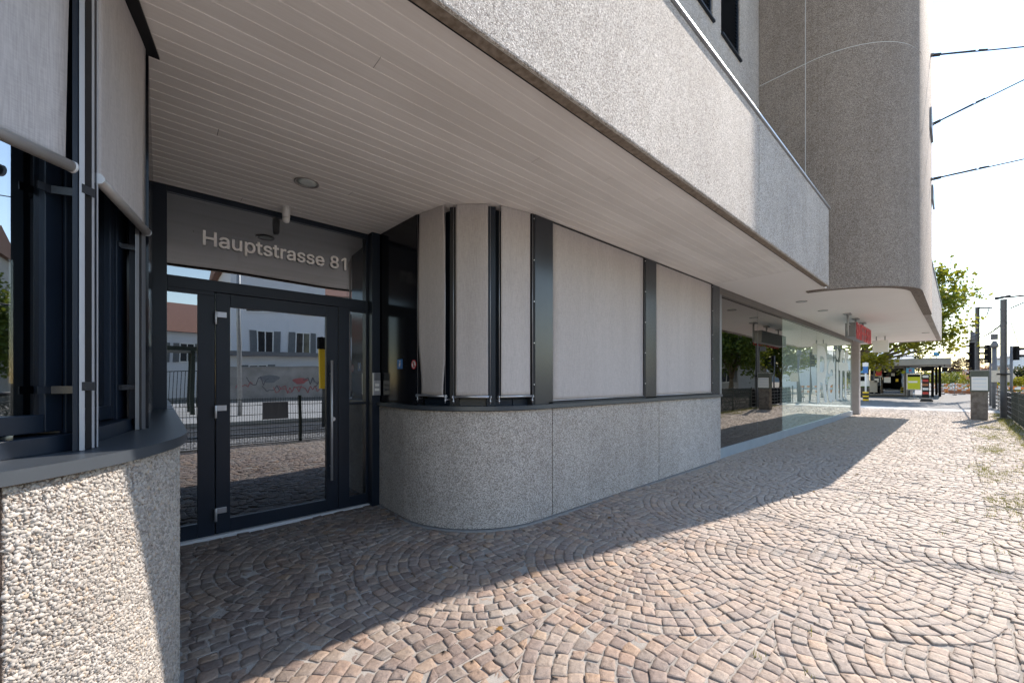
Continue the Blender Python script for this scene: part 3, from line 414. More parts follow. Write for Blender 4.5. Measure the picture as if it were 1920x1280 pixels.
def make_cobbles():
    V = []; nv = 0; F4 = []; F3 = []; NO = 12
    th = np.arange(NO) / NO * 2 * PI
    stones = []
    P = 0.098
    # entrance recess: true segmental arcs between y = 2.80 and 4.36
    W = 1.56; R = 1.18; yc = 2.805 + W / 2; am = math.asin(W / 2 / R) + 0.012
    def course(fx, y0, y1, xa, step, o):
        ys = [y0]; y = y0
        while True:     # equal steps along the curve
            sl = (fx(y + 0.01) - fx(y)) / 0.01; y += step / math.sqrt(1 + sl * sl) * random.uniform(0.84, 1.18) * (o if len(ys) == 1 else 1)
            if y > y1 - 0.035: ys.append(y1); break
            ys.append(y)
        for a, b in zip(ys[:-1], ys[1:]):
            if b - a < 0.025: continue
            q = [(xa + fx(a), a), (xa + fx(b), b), (xa + fx(b) + P, b), (xa + fx(a) + P, a)]
            if q[0][0] < 26.8: stones.append(q)
    fa = lambda y: R - math.sqrt(max(0.02, R * R - (y - yc) ** 2))
    for r in range(int(7 / P)): course(fa, 2.805, 4.36, -3.2 + r * P + random.uniform(-0.004, 0.004), 0.098, random.uniform(0.5, 1.2))
    # street and recess: staggered fans of concentric courses, bulging towards -x
    stones.clear(); r = 0.92
    cen = [(3.75 + i * r, 0.72 + (i % 2) * r + j * 2 * r) for i in range(-10, 28) for j in range(-3, 4)]
    byx = {}
    for c in cen: byx.setdefault(round(c[0], 3), []).append(c)
    def covers(c, x, y, e=0.0):
        for m in (1, 2):
            for d in byx.get(round(c[0] + m * r, 3), []):
                if (x - d[0]) ** 2 + (y - d[1]) ** 2 < (r - e) ** 2: return d
        return None
    for c in cen:
        if c[1] < -2.6 or c[1] > 5.6: continue
        nr = 12; st = r / nr
        for k in range(nr):
            r1 = r - k * st; r0 = r1 - st; rm = (r0 + r1) / 2; rj = random.uniform(-0.003, 0.003)
            L = PI * rm + 2 * r; n = max(3, int(round(L / 0.085))); o = random.uniform(-0.4, 0.4)
            ss = [max(0, min(L, (i + o + random.uniform(-0.14, 0.14)) * L / n)) for i in range(n + 2)]
            def P2(s, rr):
                if s < r: return (c[0] + r - s, c[1] + rr)
                if s > r + PI * rm: return (c[0] + s - r - PI * rm, c[1] - rr)
                a = PI / 2 + (s - r) / rm; return (c[0] + rr * math.cos(a), c[1] + rr * math.sin(a))
            for s0, s1 in zip(ss[:-1], ss[1:]):
                if s1 - s0 < 0.04: continue
                rr0 = max(r0, 0.003)
                qd = [P2(s0, r1), P2(s1, r1), P2(s1, rr0), P2(s0, rr0)]; mx, my = sum(v[0] for v in qd) / 4, sum(v[1] for v in qd) / 4
                if not (-3.2 < mx < 26.8 and -1.30 < my < 4.30): continue
                if covers(c, mx, my, 0.02): continue
                pr = []
                for v in qd:
                    d = covers(c, *v)
                    if d: l_ = math.dist(v, d) or 1e-6; v = (d[0] + (v[0] - d[0]) * r / l_, d[1] + (v[1] - d[1]) * r / l_)
                    pr.append((v[0], min(v[1], 4.295)))
                ar = abs(sum(pr[i][0] * pr[(i + 1) % 4][1] - pr[(i + 1) % 4][0] * pr[i][1] for i in range(4))) / 2
                if ar > 0.0016: stones.append(pr)
    for i in range(18):                                     # one straight course along the door
        x = 0.02 + i * 0.105; stones.append([(x, 4.30), (x, 4.40), (x + 0.103, 4.40), (x + 0.103, 4.30)])
    allV = []; 
    for q in stones:
        q = np.array(q); c = q.mean(0)
        if c[1] > 4.29 and len(q) and not (0 < c[0] < 1.92 and c[1] < 4.41 and abs(q[0][1] - 4.30) < 1e-6): continue
        if c[1] < -1.30: continue
        gapw = 0.0032 + 0.0020 * random.random()
        qq = q + rng.normal(0, 0.0042, q.shape)
        d = qq - c; ln = np.linalg.norm(d, axis=1, keepdims=True); qq = c + d * (1 - gapw * 0.95 / ln)
        # outline: walk the four sides, rounded corners
        pts = []
        for k in range(4):
            p0, p1 = qq[k], qq[(k + 1) % 4]
            for t in (0.07, 0.5, 0.93): pts.append(p0 + (p1 - p0) * t)
        pts = np.array(pts) + rng.normal(0, 0.0022, (12, 2))
        far = c[0] > 11
        zj = random.gauss(0, 0.0028); tx, ty = rng.normal(0, 0.028, 2)
        def ring(s, z): 
            p = c + (pts - c) * s; zz = z + zj + (p[:, 0] - c[0]) * tx + (p[:, 1] - c[1]) * ty
            return np.column_stack([p, zz])
        rings = [ring(1.0, -0.016), ring(0.994, -0.0012), ring(0.962, 0.0010)]
        if not far: rings.append(ring(0.5, 0.0018 + random.uniform(-0.001, 0.001)) + np.column_stack([np.zeros((12, 2)), rng.normal(0, 0.0010, 12)]))
        cen = np.array([[c[0], c[1], 0.0018 + zj]])
        vv = np.vstack(rings + [cen]); k = len(rings)
        i = np.arange(12); j = (i + 1) % 12
        for m in range(k - 1):
            F3.append(np.column_stack([nv + m * 12 + i, nv + m * 12 + j, nv + (m + 1) * 12 + j])); F3.append(np.column_stack([nv + m * 12 + i, nv + (m + 1) * 12 + j, nv + (m + 1) * 12 + i]))
        F3.append(np.column_stack([nv + (k - 1) * 12 + i, nv + (k - 1) * 12 + j, np.full(12, nv + k * 12)]))
        V.append(vv); nv += len(vv)
    V = np.vstack(V)
    # gentle unevenness of the old paving
    V[:, 2] += und(V[:, 0], V[:, 1])
    V[:, 2] -= 0.003
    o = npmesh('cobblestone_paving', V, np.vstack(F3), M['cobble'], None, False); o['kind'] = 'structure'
make_cobbles()
# crossing street beyond the paving
g = MB(); g.box(27.0, 29.2, -1.36, 30, -0.2, 0.004); top(g, 'pavement', M['pave'], None, None, kind='structure')
g = MB(); g.box(29.2, 29.35, -1.36, 30, -0.2, 0.03); top(g, 'kerb', M['mortar'], None, None, kind='structure')
g = MB(); g.quad((29.35, -1.36, -0.02), (120, -1.36, -0.02), (120, 30, -0.02), (29.35, 30, -0.02)); top(g, 'road', M['asphalt'], None, None, loc=(29.35, 0, -0.02), kind='structure')
# side of the tracks
g = MB(); g.quad((-30, -3.0, -0.03), (120, -3.0, -0.03), (120, -1.36, -0.03), (-30, -1.36, -0.03)); top(g, 'ballast_strip', M['ballast'], None, None, loc=(0, -2, -0.03), kind='structure')
g = MB(); g.quad((-30, -6.2, -0.012), (26, -6.2, -0.012), (26, -3.0, -0.012), (-30, -3.0, -0.012)); top(g, 'track_bed', M['asphalt_dark'], None, None, loc=(0, -4, -0.012), kind='structure')
g = MB(); g.box(-30, 26, -18.9, -6.2, -0.2, 0.12); top(g, 'opposite_pavement', M['pave'], None, None, kind='structure')
g = MB(); g.box(-4, 27, -1.42, -1.34, -0.2, 0.02); top(g, 'kerb', M['mortar'], None, None, kind='structure')

# ================================================================== BUILDING
B = thing('office_building', 'grey washed-concrete office block with white board canopy and rounded entrance corners', 'building', (5, 3.6, 0))
# ---- right-hand plinth of four washed concrete panels
RX, RY, RR = 2.82, 3.74, 0.95
def rp(o=0.0, n=28):   # outline of the right bay, o = outward offset
    return [(RX - RR - o, 4.45)] + arc(RX, RY, RR + o, 180, 270, n) + [(7.42, RY - RR - o)]
def cutstrip(path, inner, s0, s1, mb, z0, z1):
    """piece of a wall between two distances along the path"""
    L = [0]
    for a, b in zip(path[:-1], path[1:]): L.append(L[-1] + math.dist(a, b))
    def at(pth, s):
        for i in range(len(L) - 1):
            if s <= L[i + 1] + 1e-9:
                t = (s - L[i]) / (L[i + 1] - L[i]); return tuple(pth[i][k] + (pth[i + 1][k] - pth[i][k]) * t for k in (0, 1))
        return pth[-1]
    idx = [i for i in range(len(L)) if s0 + 1e-6 < L[i] < s1 - 1e-6]
    P = [at(path, s0)] + [path[i] for i in idx] + [at(path, s1)]; Q = [at(inner, s0)] + [inner[i] for i in idx] + [at(inner, s1)]
    mb.strip(P, Q, z0, z1); return mb
out_, in_ = rp(0), rp(-0.12)
s_arc = 0.71; s_end = s_arc + PI / 2 * RR
cuts = [(0, s_arc - 0.004), (s_arc + 0.004, s_end + 0.224), (s_end + 0.237, s_end + 2.421), (s_end + 2.437, s_end + 4.6)]
for a, b in cuts:
    cutstrip(out_, in_, a, b, MB(), 0.012, 1.11).build('plinth_panel', M['agg'], B, bevel=0.004)
MB().strip(rp(-0.025), rp(-0.11), 0.0, 1.12).build('joint_backing', M['gapd'], B)
mb = MB().strip(rp(0.035), rp(-0.03), -0.03, 0.0035); mb.build('mortar_edge', M['mortar'], B)
MB().strip(rp(0.035), rp(-0.40), 1.118, 1.158, True).build('window_sill', M['sill'], B, bevel=0.003)
MB().box(7.30, 7.419, 2.93, 3.3, 0.0, 1.11).build('plinth_return', M['agg'], B)

# ---- upper part of the right bay
sidep = MB().obox((1.88, 4.448), (1.93, 3.59), 0.08, 1.158, 3.05) ; sidep.build('side_panel', M['gloss'], B)
mb = MB().obox((1.935, 3.585), (1.94, 3.57), 0.06, 1.158, 3.05); mb.build('panel_edge', M['black'], B)
inner = [(2.06, 3.60), (2.15, 3.25), (2.38, 3.02), (2.60, 2.93), (2.80, 2.90)]
mb = MB(); mb.strip(inner, [(x + 0.1, y + 0.1) for x, y in inner], 1.158, 3.05, False); mb.build('recess_wall', M['anth'], B)
mb = MB()
for a, b in ((0, 1), (1, 2), (2, 3), (3, 4)): 
    mb.obox(inner[a], inner[b], -0.035, 1.158, 1.215, -0.002)
mb.build('window_bottom_rail', M['anth'], B)
# mitred posts between the curved blinds
MB().obox((2.085, 3.225), (2.145, 3.165), 0.07, 1.158, 3.048).build('window_post', M['black'], B)
MB().obox((2.325, 2.965), (2.405, 2.925), 0.05, 1.158, 3.048).build('window_post', M['anth'], B, bevel=0.004)
# street-side posts
for x0, x1, yf in ((2.80, 3.065, 2.795), (4.905, 5.19, 2.795), (7.115, 7.41, 2.80)):
    p = MB().box(x0, x1, yf, 2.95, 1.158, 3.048).build('wall_post', M['anth2'], B, bevel=0.004)
    for i in range(5):
        z = 1.36 + i * 0.41; MB().tube([(x0 - 0.012, yf + 0.008, z), (x0 - 0.012, yf - 0.004, z)], 0.006, 8).build('screw', M['steel'], p)
for x0, x1 in ((2.765, 2.80), (4.872, 4.905), (7.083, 7.115)): MB().box(x0, x1, 2.80, 2.95, 1.158, 3.048).build('post_reveal', M['black'], B)
MB().box(3.0, 7.3, 2.905, 3.0, 1.158, 3.05).build('window_wall', M['black'], B)
MB().box(3.0, 7.3, 2.795, 2.90, 1.158, 1.178).build('window_bottom_rail', M['anth'], B)

def blind(p, q, z0, z1, wavy=0.0, bar=0.012, th=0.003, brackets=True, parent=B, endcap=False, label=None, barmat='alu', gape=0.0):
    """hanging fabric from p to q (outside is to the right of p->q), weighted by a bar"""
    d = Vector((q[0] - p[0], q[1] - p[1])); L = d.length; d.normalize(); n = Vector((d.y, -d.x))
    mb = MB(); nx, nz = 14, 40; ids = {}
    for side in (0, 1):
        for j in range(nz + 1):
            for i in range(nx + 1):
                u, v = i / nx, j / nz; z = z1 + (z0 - z1) * v
                off = 0.0012 * math.sin(u * 9 + v * 3) + wavy * (0.035 * math.sin(v * PI * 1.15) * (0.5 - u) + 0.028 * max(0, v - 0.55) * math.sin((v - 0.55) * 14 + u * 2))
                sh = wavy * 0.055 * (max(0, v - 0.62) ** 1.5) * 4 * (1 if u < 0.5 else 0.6) * (1 - u * 0.5)
                uu = u * L * (1 - gape * v) + sh * 0.35
                c = Vector(p) + d * uu + n * (off - side * th)
                ids[side, i, j] = mb.add([(c.x, c.y, z)])
    for side in (0, 1):
        for j in range(nz):
            for i in range(nx): mb.face([ids[side, i, j], ids[side, i + 1, j], ids[side, i + 1, j + 1], ids[side, i, j + 1]], True)
    for j in range(nz):
        for i in (0, nx): mb.face([ids[0, i, j], ids[1, i, j], ids[1, i, j + 1], ids[0, i, j + 1]])
    for i in range(nx): mb.face([ids[0, i, nz], ids[0, i + 1, nz], ids[1, i + 1, nz], ids[1, i, nz]])
    o = mb.build('blind', M['fabric'], parent, label)
    a = Vector(p) + n * 0.004; b_ = Vector(p) + d * L * (1 - gape) + n * 0.004
    ext = 0.012
    bb = MB().tube([(a.x - d.x * ext, a.y - d.y * ext, z0 - bar * 0.7), (b_.x + d.x * ext, b_.y + d.y * ext, z0 - bar * 0.7)], bar, 14).build('bottom_bar', M[barmat], o)
    if endcap:
        for c, s in ((a, -1), (b_, 1)):
            e = Vector((c.x + d.x * s * ext, c.y + d.y * s * ext)); f = e + d * s * 0.008
            MB().tube([(e.x, e.y, z0 - bar * 0.7), (f.x, f.y, z0 - bar * 0.7)], bar * 1.03, 14).build('end_cap', M['caulk'], o)
    if brackets:
        for c, s in ((a, -1), (b_, 1)):
            e = c + d * s * 0.022; k = MB()
            k.tube([(e.x, e.y, z0 - 0.012), (e.x + d.x * s * 0.012, e.y + d.y * s * 0.012, z0 - 0.012)], 0.017, 10)
            k.tube([(e.x, e.y, z0 + 0.0), (e.x, e.y, z0 - 0.075)], 0.005, 6)
            k.lathe((e.x, e.y), [(0.004, z0 - 0.062), (0.010, z0 - 0.055), (0.010, z0 - 0.045), (0.004, z0 - 0.038)], 8)
            f = e - n * 0.07; k.tube([(e.x, e.y, z0 - 0.042), (f.x, f.y, z0 - 0.042)], 0.006, 6)
            k.build('guide_bracket', M['alu'], o)
            MB().tube([(e.x, e.y, z0 - 0.02), (e.x, e.y, z1)], 0.0022, 5).build('guide_cable', M['alu'], o)
    return o
blind((1.942, 3.555), (2.012, 3.215), 1.262, 3.046, wavy=1.0, label='narrow blind with a rippled lower edge')
blind((2.092, 3.135), (2.308, 2.922), 1.255, 3.046)
blind((2.422, 2.868), (2.745, 2.806), 1.255, 3.046)
blind((3.072, 2.812), (4.868, 2.812), 1.195, 3.046, bar=0.006, brackets=False)
blind((5.196, 2.812), (7.078, 2.812), 1.195, 3.046, bar=0.006, brackets=False)
mb = MB(); mb.box(3.07, 4.87, 2.80, 2.90, 3.036, 3.049); mb.box(5.195, 7.08, 2.80, 2.90, 3.036, 3.049); mb.build('blind_head_slot', M['black'], B)

# ---- left bay
LX, LY, LR = -0.90, 2.50, 0.979
def lp(o=0.0, n=30): return [(LX + LR + o, 4.45)] + arc(LX, LY, LR + o, 0, -90, n) + [(-4.0, LY - LR - o)]
lo, li = lp(0), lp(-0.12)
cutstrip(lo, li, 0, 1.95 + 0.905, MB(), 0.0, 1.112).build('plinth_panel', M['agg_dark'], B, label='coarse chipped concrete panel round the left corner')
cutstrip(lo, li, 1.95 + 0.915, 1.95 + 4.2, MB(), 0.0, 1.112).build('plinth_panel', M['agg'], B)
def chips():
    V = []; F = []; nv = 0; sp = 0.0098
    a0, a1 = math.radians(8), math.radians(-53); Ls = abs(a1 - a0) * LR
    ns, nz = int(Ls / sp), int(1.11 / sp); cells = []
    for i in range(ns):
        for j in range(nz):
            for rep in range(2):
                cells.append(((i + random.random()) * sp, 0.002 + (j + random.random()) * sp))
    for s, z in cells:
        if z > 1.108 or z < 0.004: continue
        a = a0 - s / LR; ca, sa = math.cos(a), math.sin(a)
        cx, cy = LX + LR * ca, LY + LR * sa
        big = random.random() < 0.22
        r = random.uniform(0.0070, 0.0110) if big else random.uniform(0.0032, 0.0065)
        asp = random.uniform(0.4, 0.95); rot = random.uniform(0, PI); k = random.choice((5, 6))
        ang = np.sort(rng.uniform(0, 2 * PI, k)); 
        if np.max(np.diff(np.append(ang, ang[0] + 2 * PI))) > 2.2: ang = np.arange(k) / k * 2 * PI + rng.uniform(-0.3, 0.3, k)
        u = np.cos(ang) * r; v = np.sin(ang) * r * asp
        uu = u * math.cos(rot) - v * math.sin(rot); vv = u * math.sin(rot) + v * math.cos(rot)
        h = random.uniform(0.0010, 0.0032) + (0.0010 if big else 0); tu, tv = rng.normal(0, 0.15, 2)
        topn = h + uu * tu + vv * tv
        def P(us, vs, ns_): return np.column_stack([cx - sa * us + ca * ns_, cy + ca * us + sa * ns_, z + vs])
        vt = np.vstack([P(uu * 1.08, vv * 1.08, np.full(k, -0.002)), P(uu * 0.93, vv * 0.93, topn)])
        V.append(vt); i = np.arange(k); j = (i + 1) % k
        F.append(np.column_stack([nv + i, nv + j, nv + k + j])); F.append(np.column_stack([nv + i, nv + k + j, nv + k + i]))
        F.append(np.array([[nv + k, nv + k + q, nv + k + q + 1] for q in range(1, k - 1)])); nv += 2 * k
    return np.vstack(V), np.vstack(F)
mch = mat('pale_stone_chips', (0.6, 0.56, 0.5), 0.8, 0, 0.3); k_ = N(mch)
isl = k_.n('ShaderNodeNewGeometry').outputs['Random Per Island']
cc = k_.ramp(isl, [(0, (0.22, 0.205, 0.19)), (0.2, (0.32, 0.30, 0.275)), (0.55, (0.40, 0.375, 0.345)), (0.9, (0.48, 0.45, 0.415)), (0.96, (0.42, 0.34, 0.26)), (1, (0.25, 0.22, 0.20))])
k_.col(k_.mix(0.7, cc, k_.ramp(k_.noise(k_.coord(), 2.5, 4), [(0.35, (0.84, 0.82, 0.80)), (0.62, (1, 1, 1))]), 'MULTIPLY'))
cv, cf = chips(); cv -= np.array(WL[B]); 
npmesh('stone_chips', cv, cf, mch, B)['kind'] = 'stuff'
MB().strip(lp(0.032), lp(-0.40), 1.118, 1.158, True).build('window_sill', M['sill'], B, bevel=0.003)
MB().strip(lp(-0.002), lp(-0.1), 1.112, 1.118, True).build('sill_joint', M['black'], B)
MB().strip(lp(0.02), lp(-0.03), -0.03, 0.003).build('mortar_edge', M['mortar'], B)
# window facets behind the two blinds
def facet(p, q, jl, jr, gl=0.0):
    """casement between p and q, outside to the right of p->q"""
    d = Vector((q[0] - p[0], q[1] - p[1])); L = d.length; d.normalize(); n = Vector((d.y, -d.x))
    P = lambda s, o: tuple(Vector(p) + d * s + n * o)
    fr = MB()
    def bar(s0, s1, z0, z1, o0, o1): fr.prism([P(s0, o0), P(s1, o0), P(s1, o1), P(s0, o1)], z0, z1)
    bar(0, L, 1.158, 1.215, -0.20, -0.045); bar(0, L, 2.98, 3.04, -0.20, -0.06)
    bar(0, jl, 1.215, 2.98, -0.20, -0.088); bar(L - jr, L, 1.215, 2.98, -0.20, -0.088)
    f = fr.build('window_frame', M['anth'], B, bevel=0.003)
    cs = MB(); a, b = jl + 0.004, L - jr - 0.004
    def bar2(s0, s1, z0, z1): cs.prism([P(s0, -0.17), P(s1, -0.17), P(s1, -0.096), P(s0, -0.096)], z0, z1)
    bar2(a, a + 0.05, 1.225, 2.97); bar2(b - 0.05, b, 1.225, 2.97); bar2(a + 0.05, b - 0.05, 1.225, 1.285); bar2(a + 0.05, b - 0.05, 2.91, 2.97)
    cs.build('casement', M['anth'], f, bevel=0.003)
    gm = MB(); gm.prism([P(a + 0.05, -0.125), P(b - 0.05, -0.125), P(b - 0.05, -0.118), P(a + 0.05, -0.118)], 1.285, 2.91); gm.build('window_pane', M['glass'], f)
    return P
Pf = facet((-0.95, 1.60), (-0.62, 1.60), 0.05, 0.05)
P1 = facet((-0.62, 1.60), (-0.155, 2.043), 0.05, 0.03)
P2 = facet((-0.165, 2.075), (-0.022, 2.77), 0.06, 0.15)
blind((-0.61, 1.575), (-0.212, 1.972), 2.125, 3.03, bar=0.019, brackets=False, endcap=True, barmat='bar', gape=0.03)
blind((-0.160, 2.095), (-0.041, 2.668), 2.145, 3.03, bar=0.019, brackets=False, endcap=True, barmat='bar', gape=0.03, label='narrow blind with a small brown stain')
# aluminium guide rails with brackets
def rail(p, w, dp, rz, z0=1.159, z1=3.04):
    c, s = math.cos(rz), math.sin(rz)
    def T(x, y): return (p[0] + x * c - y * s, p[1] + x * s + y * c)
    mb = MB(); t = 0.004
    mb.prism([T(0, 0), T(w, 0), T(w, -dp), T(w - t, -dp), T(w - t, -t), (T(t, -t)), T(t, -dp), T(0, -dp)], z0, z1)
    mb.prism([T(w * 0.35, -0.001 - t), T(w * 0.45, -0.001 - t), T(w * 0.45, -dp), T(w * 0.35, -dp)], z0, z1)
    return mb.build('guide_rail', M['rail'], B)
def slat(ax, ay, bx, by, dep, m, nm='guide_rail', z1=3.04):
    c = Vector(((ax + bx) / 2, (ay + by) / 2)).normalized() * dep
    MB().prism([(ax, ay), (bx, by), (bx + c.x, by + c.y), (ax + c.x, ay + c.y)], 1.159, z1).build(nm, M[m], B, bevel=0.0015)
slat(-0.212, 1.990, -0.198, 2.003, 0.03, 'anth', 'rail_web')
slat(-0.197, 1.998, -0.185, 2.010, 0.035, 'rail')
slat(-0.1845, 2.020, -0.172, 2.048, 0.03, 'black', 'rail_gap')
slat(-0.1715, 2.046, -0.166, 2.058, 0.035, 'rail'); slat(-0.1655, 2.060, -0.162, 2.070, 0.03, 'anth2', 'rail_web'); slat(-0.1615, 2.071, -0.158, 2.079, 0.03, 'rail')
slat(-0.077, 2.647, -0.063, 2.660, 0.03, 'alud'); slat(-0.062, 2.668, -0.056, 2.674, 0.02, 'black', 'rail_gap'); slat(-0.055, 2.672, -0.041, 2.695, 0.03, 'alud')
cu_ = MB(); cu_.prism([P1(0.0, -0.30), P1(0.60, -0.30), P1(0.60, -0.31), P1(0.0, -0.31)], 1.2, 3.0); cu_.build('curtain', M['green_blind'], B)
for z in (1.355, 2.035):
    MB().prism([P1(0.53, -0.086), P1(0.57, -0.086), P1(0.60, -0.03), P1(0.592, -0.026), P1(0.565, -0.081), P1(0.53, -0.081)], z, z + 0.026).build('rail_bracket', M['anth2'], B)
    MB().prism([P2(0.56, -0.086), P2(0.60, -0.086), P2(0.615, -0.03), P2(0.607, -0.028), P2(0.595, -0.081), P2(0.56, -0.081)], z + 0.0, z + 0.024).build('rail_bracket', M['anth2'], B)
    MB().prism([(-0.190, 2.002), (-0.162, 2.035), (-0.165, 2.038), (-0.193, 2.005)], z + 0.01, z + 0.04).build('rail_bracket', M['anth2'], B)
# black head slot above the blinds, and the blind side wall to the door
hp = [(-0.9, 1.60), (-0.62, 1.60), (-0.215, 1.985), (-0.165, 2.075), (-0.035, 2.705)]
ho = [(-0.9, 1.55), (-0.60, 1.55), (-0.155, 1.955), (-0.115, 2.06), (0.012, 2.72)]
MB().strip(ho, [(-0.9, 1.75), (-0.68, 1.75), (-0.33, 2.09), (-0.30, 2.15), (-0.17, 2.72)], 3.036, 3.048, False).build('blind_head_slot', M['black'], B)
MB().obox((-0.03, 2.74), (-0.02, 4.448), 0.08, 1.158, 3.048).build('side_panel', M['gloss'], B)
MB().box(-0.10, -0.055, 2.70, 2.76, 1.158, 3.048).build('window_post', M['anth'], B)

# ---- entrance wall at y = 4.45
YD = 4.45
fr = MB()
def fb(x0, x1, z0, z1, y0=YD, y1=YD + 0.09): fr.box(x0, x1, y0, y1, z0, z1)
fb(-0.06, 0.066, 0.0, 3.05); fb(1.762, 1.872, 0.0, 3.05)
fb(0.066, 1.762, 3.0, 3.05); fb(0.066, 1.762, 2.195, 2.298); fb(0.066, 0.390, 2.160, 2.195)
fb(0.066, 0.268, 0.0, 0.14); fb(0.268, 0.390, 0.0, 2.160); fb(1.463, 1.579, 0.0, 2.195)
fb(1.579, 1.762, 2.160, 2.195); fb(1.579, 1.762, 0.0, 0.124); fb(1.579, 1.762, 1.135, 1.160)
FR = fr.build('entrance_frame', M['anth'], B, bevel=0.003)
def pane(x0, x1, z0, z1, m='glass', y=YD + 0.022, nm='window_pane', parent=FR):
    return MB().box(x0, x1, y, y + 0.006, z0, z1).build(nm, M[m], parent)
pane(0.066, 1.762, 2.298, 3.0, nm='transom_pane'); pane(0.066, 0.268, 0.14, 2.160); pane(1.579, 1.762, 1.16, 2.16); pane(1.579, 1.762, 0.124, 1.135)
dr = MB()
for q in ((0.398, 0.503, 0.02, 2.188), (1.336, 1.456, 0.02, 2.188), (0.503, 1.336, 0.02, 0.143), (0.503, 1.336, 2.072, 2.188)):
    dr.box(q[0], q[1], YD - 0.012, YD + 0.055, q[2], q[3])
DR = dr.build('entrance_door', M['anth'], B, bevel=0.003)
MB().box(0.39, 1.463, YD + 0.058, YD + 0.062, 0.005, 2.195).build('door_gap', M['black'], FR) if False else None
pane(0.503, 1.336, 0.143, 2.072, nm='door_pane', y=YD + 0.012, parent=DR)
h = MB(); h.tube([(1.372, YD - 0.075, 0.354), (1.372, YD - 0.075, 1.609)], 0.0125, 12)
for z in (0.50, 1.47): h.tube([(1.372, YD - 0.075, z), (1.372, YD - 0.012, z)], 0.008, 8)
h.build('pull_handle', M['steel'], DR)
MB().tube([(1.405, YD - 0.012, 0.99), (1.405, YD - 0.022, 0.99)], 0.022, 14).build('lock_cylinder', M['steel'], DR)
for z in (1.967, 1.126, 0.205):
    q = MB(); q.tube([(0.394, YD - 0.03, z - 0.065), (0.394, YD - 0.03, z + 0.052)], 0.0125, 10)
    q.box(0.398, 0.475, YD - 0.028, YD - 0.0125, z + 0.0, z + 0.05); q.build('hinge', M['alu'], DR, bevel=0.002)
MB().box(0.06, 1.87, 4.405, YD + 0.02, -0.02, 0.014).build('threshold', M['caulk'], B, bevel=0.003)
MB().box(1.785, 1.878, 4.335, 4.449, 0.0, 3.05).build('corner_post', M['anth'], B, bevel=0.003)
MT = lambda x, y, z: Matrix(((1, 0, 0, x), (0, 0, -1, y), (0, 1, 0, z), (0, 0, 0, 1)))
sx = Matrix.Diagonal((1.0, 1, 1, 1))
w0 = 5222 / 509 * 0.123
letters('wall_lettering', 'haupt', 0.123, 0.012, MT(0.305 - 48 / 509 * 0.123 * (1.24 / w0), YD + 0.004, 2.605) @ Matrix.Diagonal((1.24 / w0, 1, 1, 1)), M['letter'], B, bold=0)
# dim lobby behind the glass
MB().box(-0.06, 6.9, 8.6, 8.7, 0, 3.03).build('lobby_wall', M['interior'], B)
MB().box(-1.6, -1.5, 1.7, 8.6, 0, 3.03).build('lobby_wall', M['interior'], B)
MB().box(-1.5, 6.9, 4.55, 8.6, -0.02, 0.004).build('lobby_floor', M['interior'], B)
MB().box(1.90, 2.0, 4.56, 8.6, 0, 3.03).build('lobby_wall', M['interior'], B)

# ---- canopy: boarded soffit, smooth soffit, washed concrete fascia
mb = MB(); y = 1.575
random.seed(3)
while y < 4.44:
    y1 = min(y + 0.098, 4.448); x = -2.0 + random.uniform(-3, 0)
    xs = [-2.6] + sorted(random.uniform(-1, 7) for _ in range(random.choice((1, 1, 2)))) + [7.12]
    for a, b in zip(xs[:-1], xs[1:]):
        if b - a < 0.1: continue
        lo_ = 3.05; i = mb.add([(a + 0.0015, y, lo_ + 0.0035), (a + 0.0015, y + 0.003, lo_), (a + 0.0015, y1 - 0.003, lo_ + 0.0010), (a + 0.0015, y1, lo_ + 0.0035),
                                (b - 0.0015, y, lo_ + 0.0035), (b - 0.0015, y + 0.003, lo_), (b - 0.0015, y1 - 0.003, lo_ + 0.0010), (b - 0.0015, y1, lo_ + 0.0035)])
        for k in range(3): mb.face([i + k, i + k + 1, i + 5 + k, i + 4 + k])
        mb.face([i, i + 3, i + 2, i + 1]); mb.face([i + 4, i + 5, i + 6, i + 7])
    y = y1
S = mb.build('board_ceiling', M['boards'], B)
MB().box(-2.6, 7.12, 1.57, 8.7, 3.064, 3.2).build('ceiling_deck', M['black'], B)
TX, TY, TR = 10.40, 1.88, 1.45
tow = [(8.95, 2.64), (8.95, TY)] + arc(TX, TY, TR, 180, 270, 24) + [(14.3, 0.43)]
sm = MB(); pol = [(7.125, 1.575), (9.005, 1.575)] + arc(TX, TY, TR - 0.02, 194, 270, 14) + [(24.0, 0.46), (24.0, 8.0), (7.125, 8.0)]
sm.prism(pol, 3.05, 3.2); sm.build('smooth_ceiling', M['smooth'], B)
def panel_x(x0, x1, yf, th, z0, z1, m='agg', nm='fascia_panel', par=B, bev=0.012):
    return MB().box(x0, x1, yf, yf + th, z0, z1).build(nm, M[m], par, bevel=bev)
panel_x(-4.0, 5.056, 1.49, 0.075, 3.035, 4.36); panel_x(5.062, 8.68, 1.49, 0.075, 3.035, 4.36)
MB().box(5.04, 5.08, 1.515, 1.56, 3.04, 4.35).build('joint_backing', M['caulk'], B)
MB().box(8.605, 8.68, 1.567, 2.64, 3.055, 4.36).build('fascia_return', M['agg'], B, bevel=0.01)
MB().box(-4.0, 8.685, 1.503, 1.562, 3.027, 3.0345).build('fascia_underside', M['agg_edge'], B)
MB().box(-4.0, 8.60, 1.5665, 1.574, 3.03, 3.07).build('shadow_gap', M['black'], B)
MB().box(-4.0, 8.70, 1.468, 1.60, 4.362, 4.385).build('coping', M['alu'], B, bevel=0.004)
MB().box(-4.0, 8.60, 1.60, 2.64, 4.2, 4.33).build('canopy_roof', M['mortar'], B)
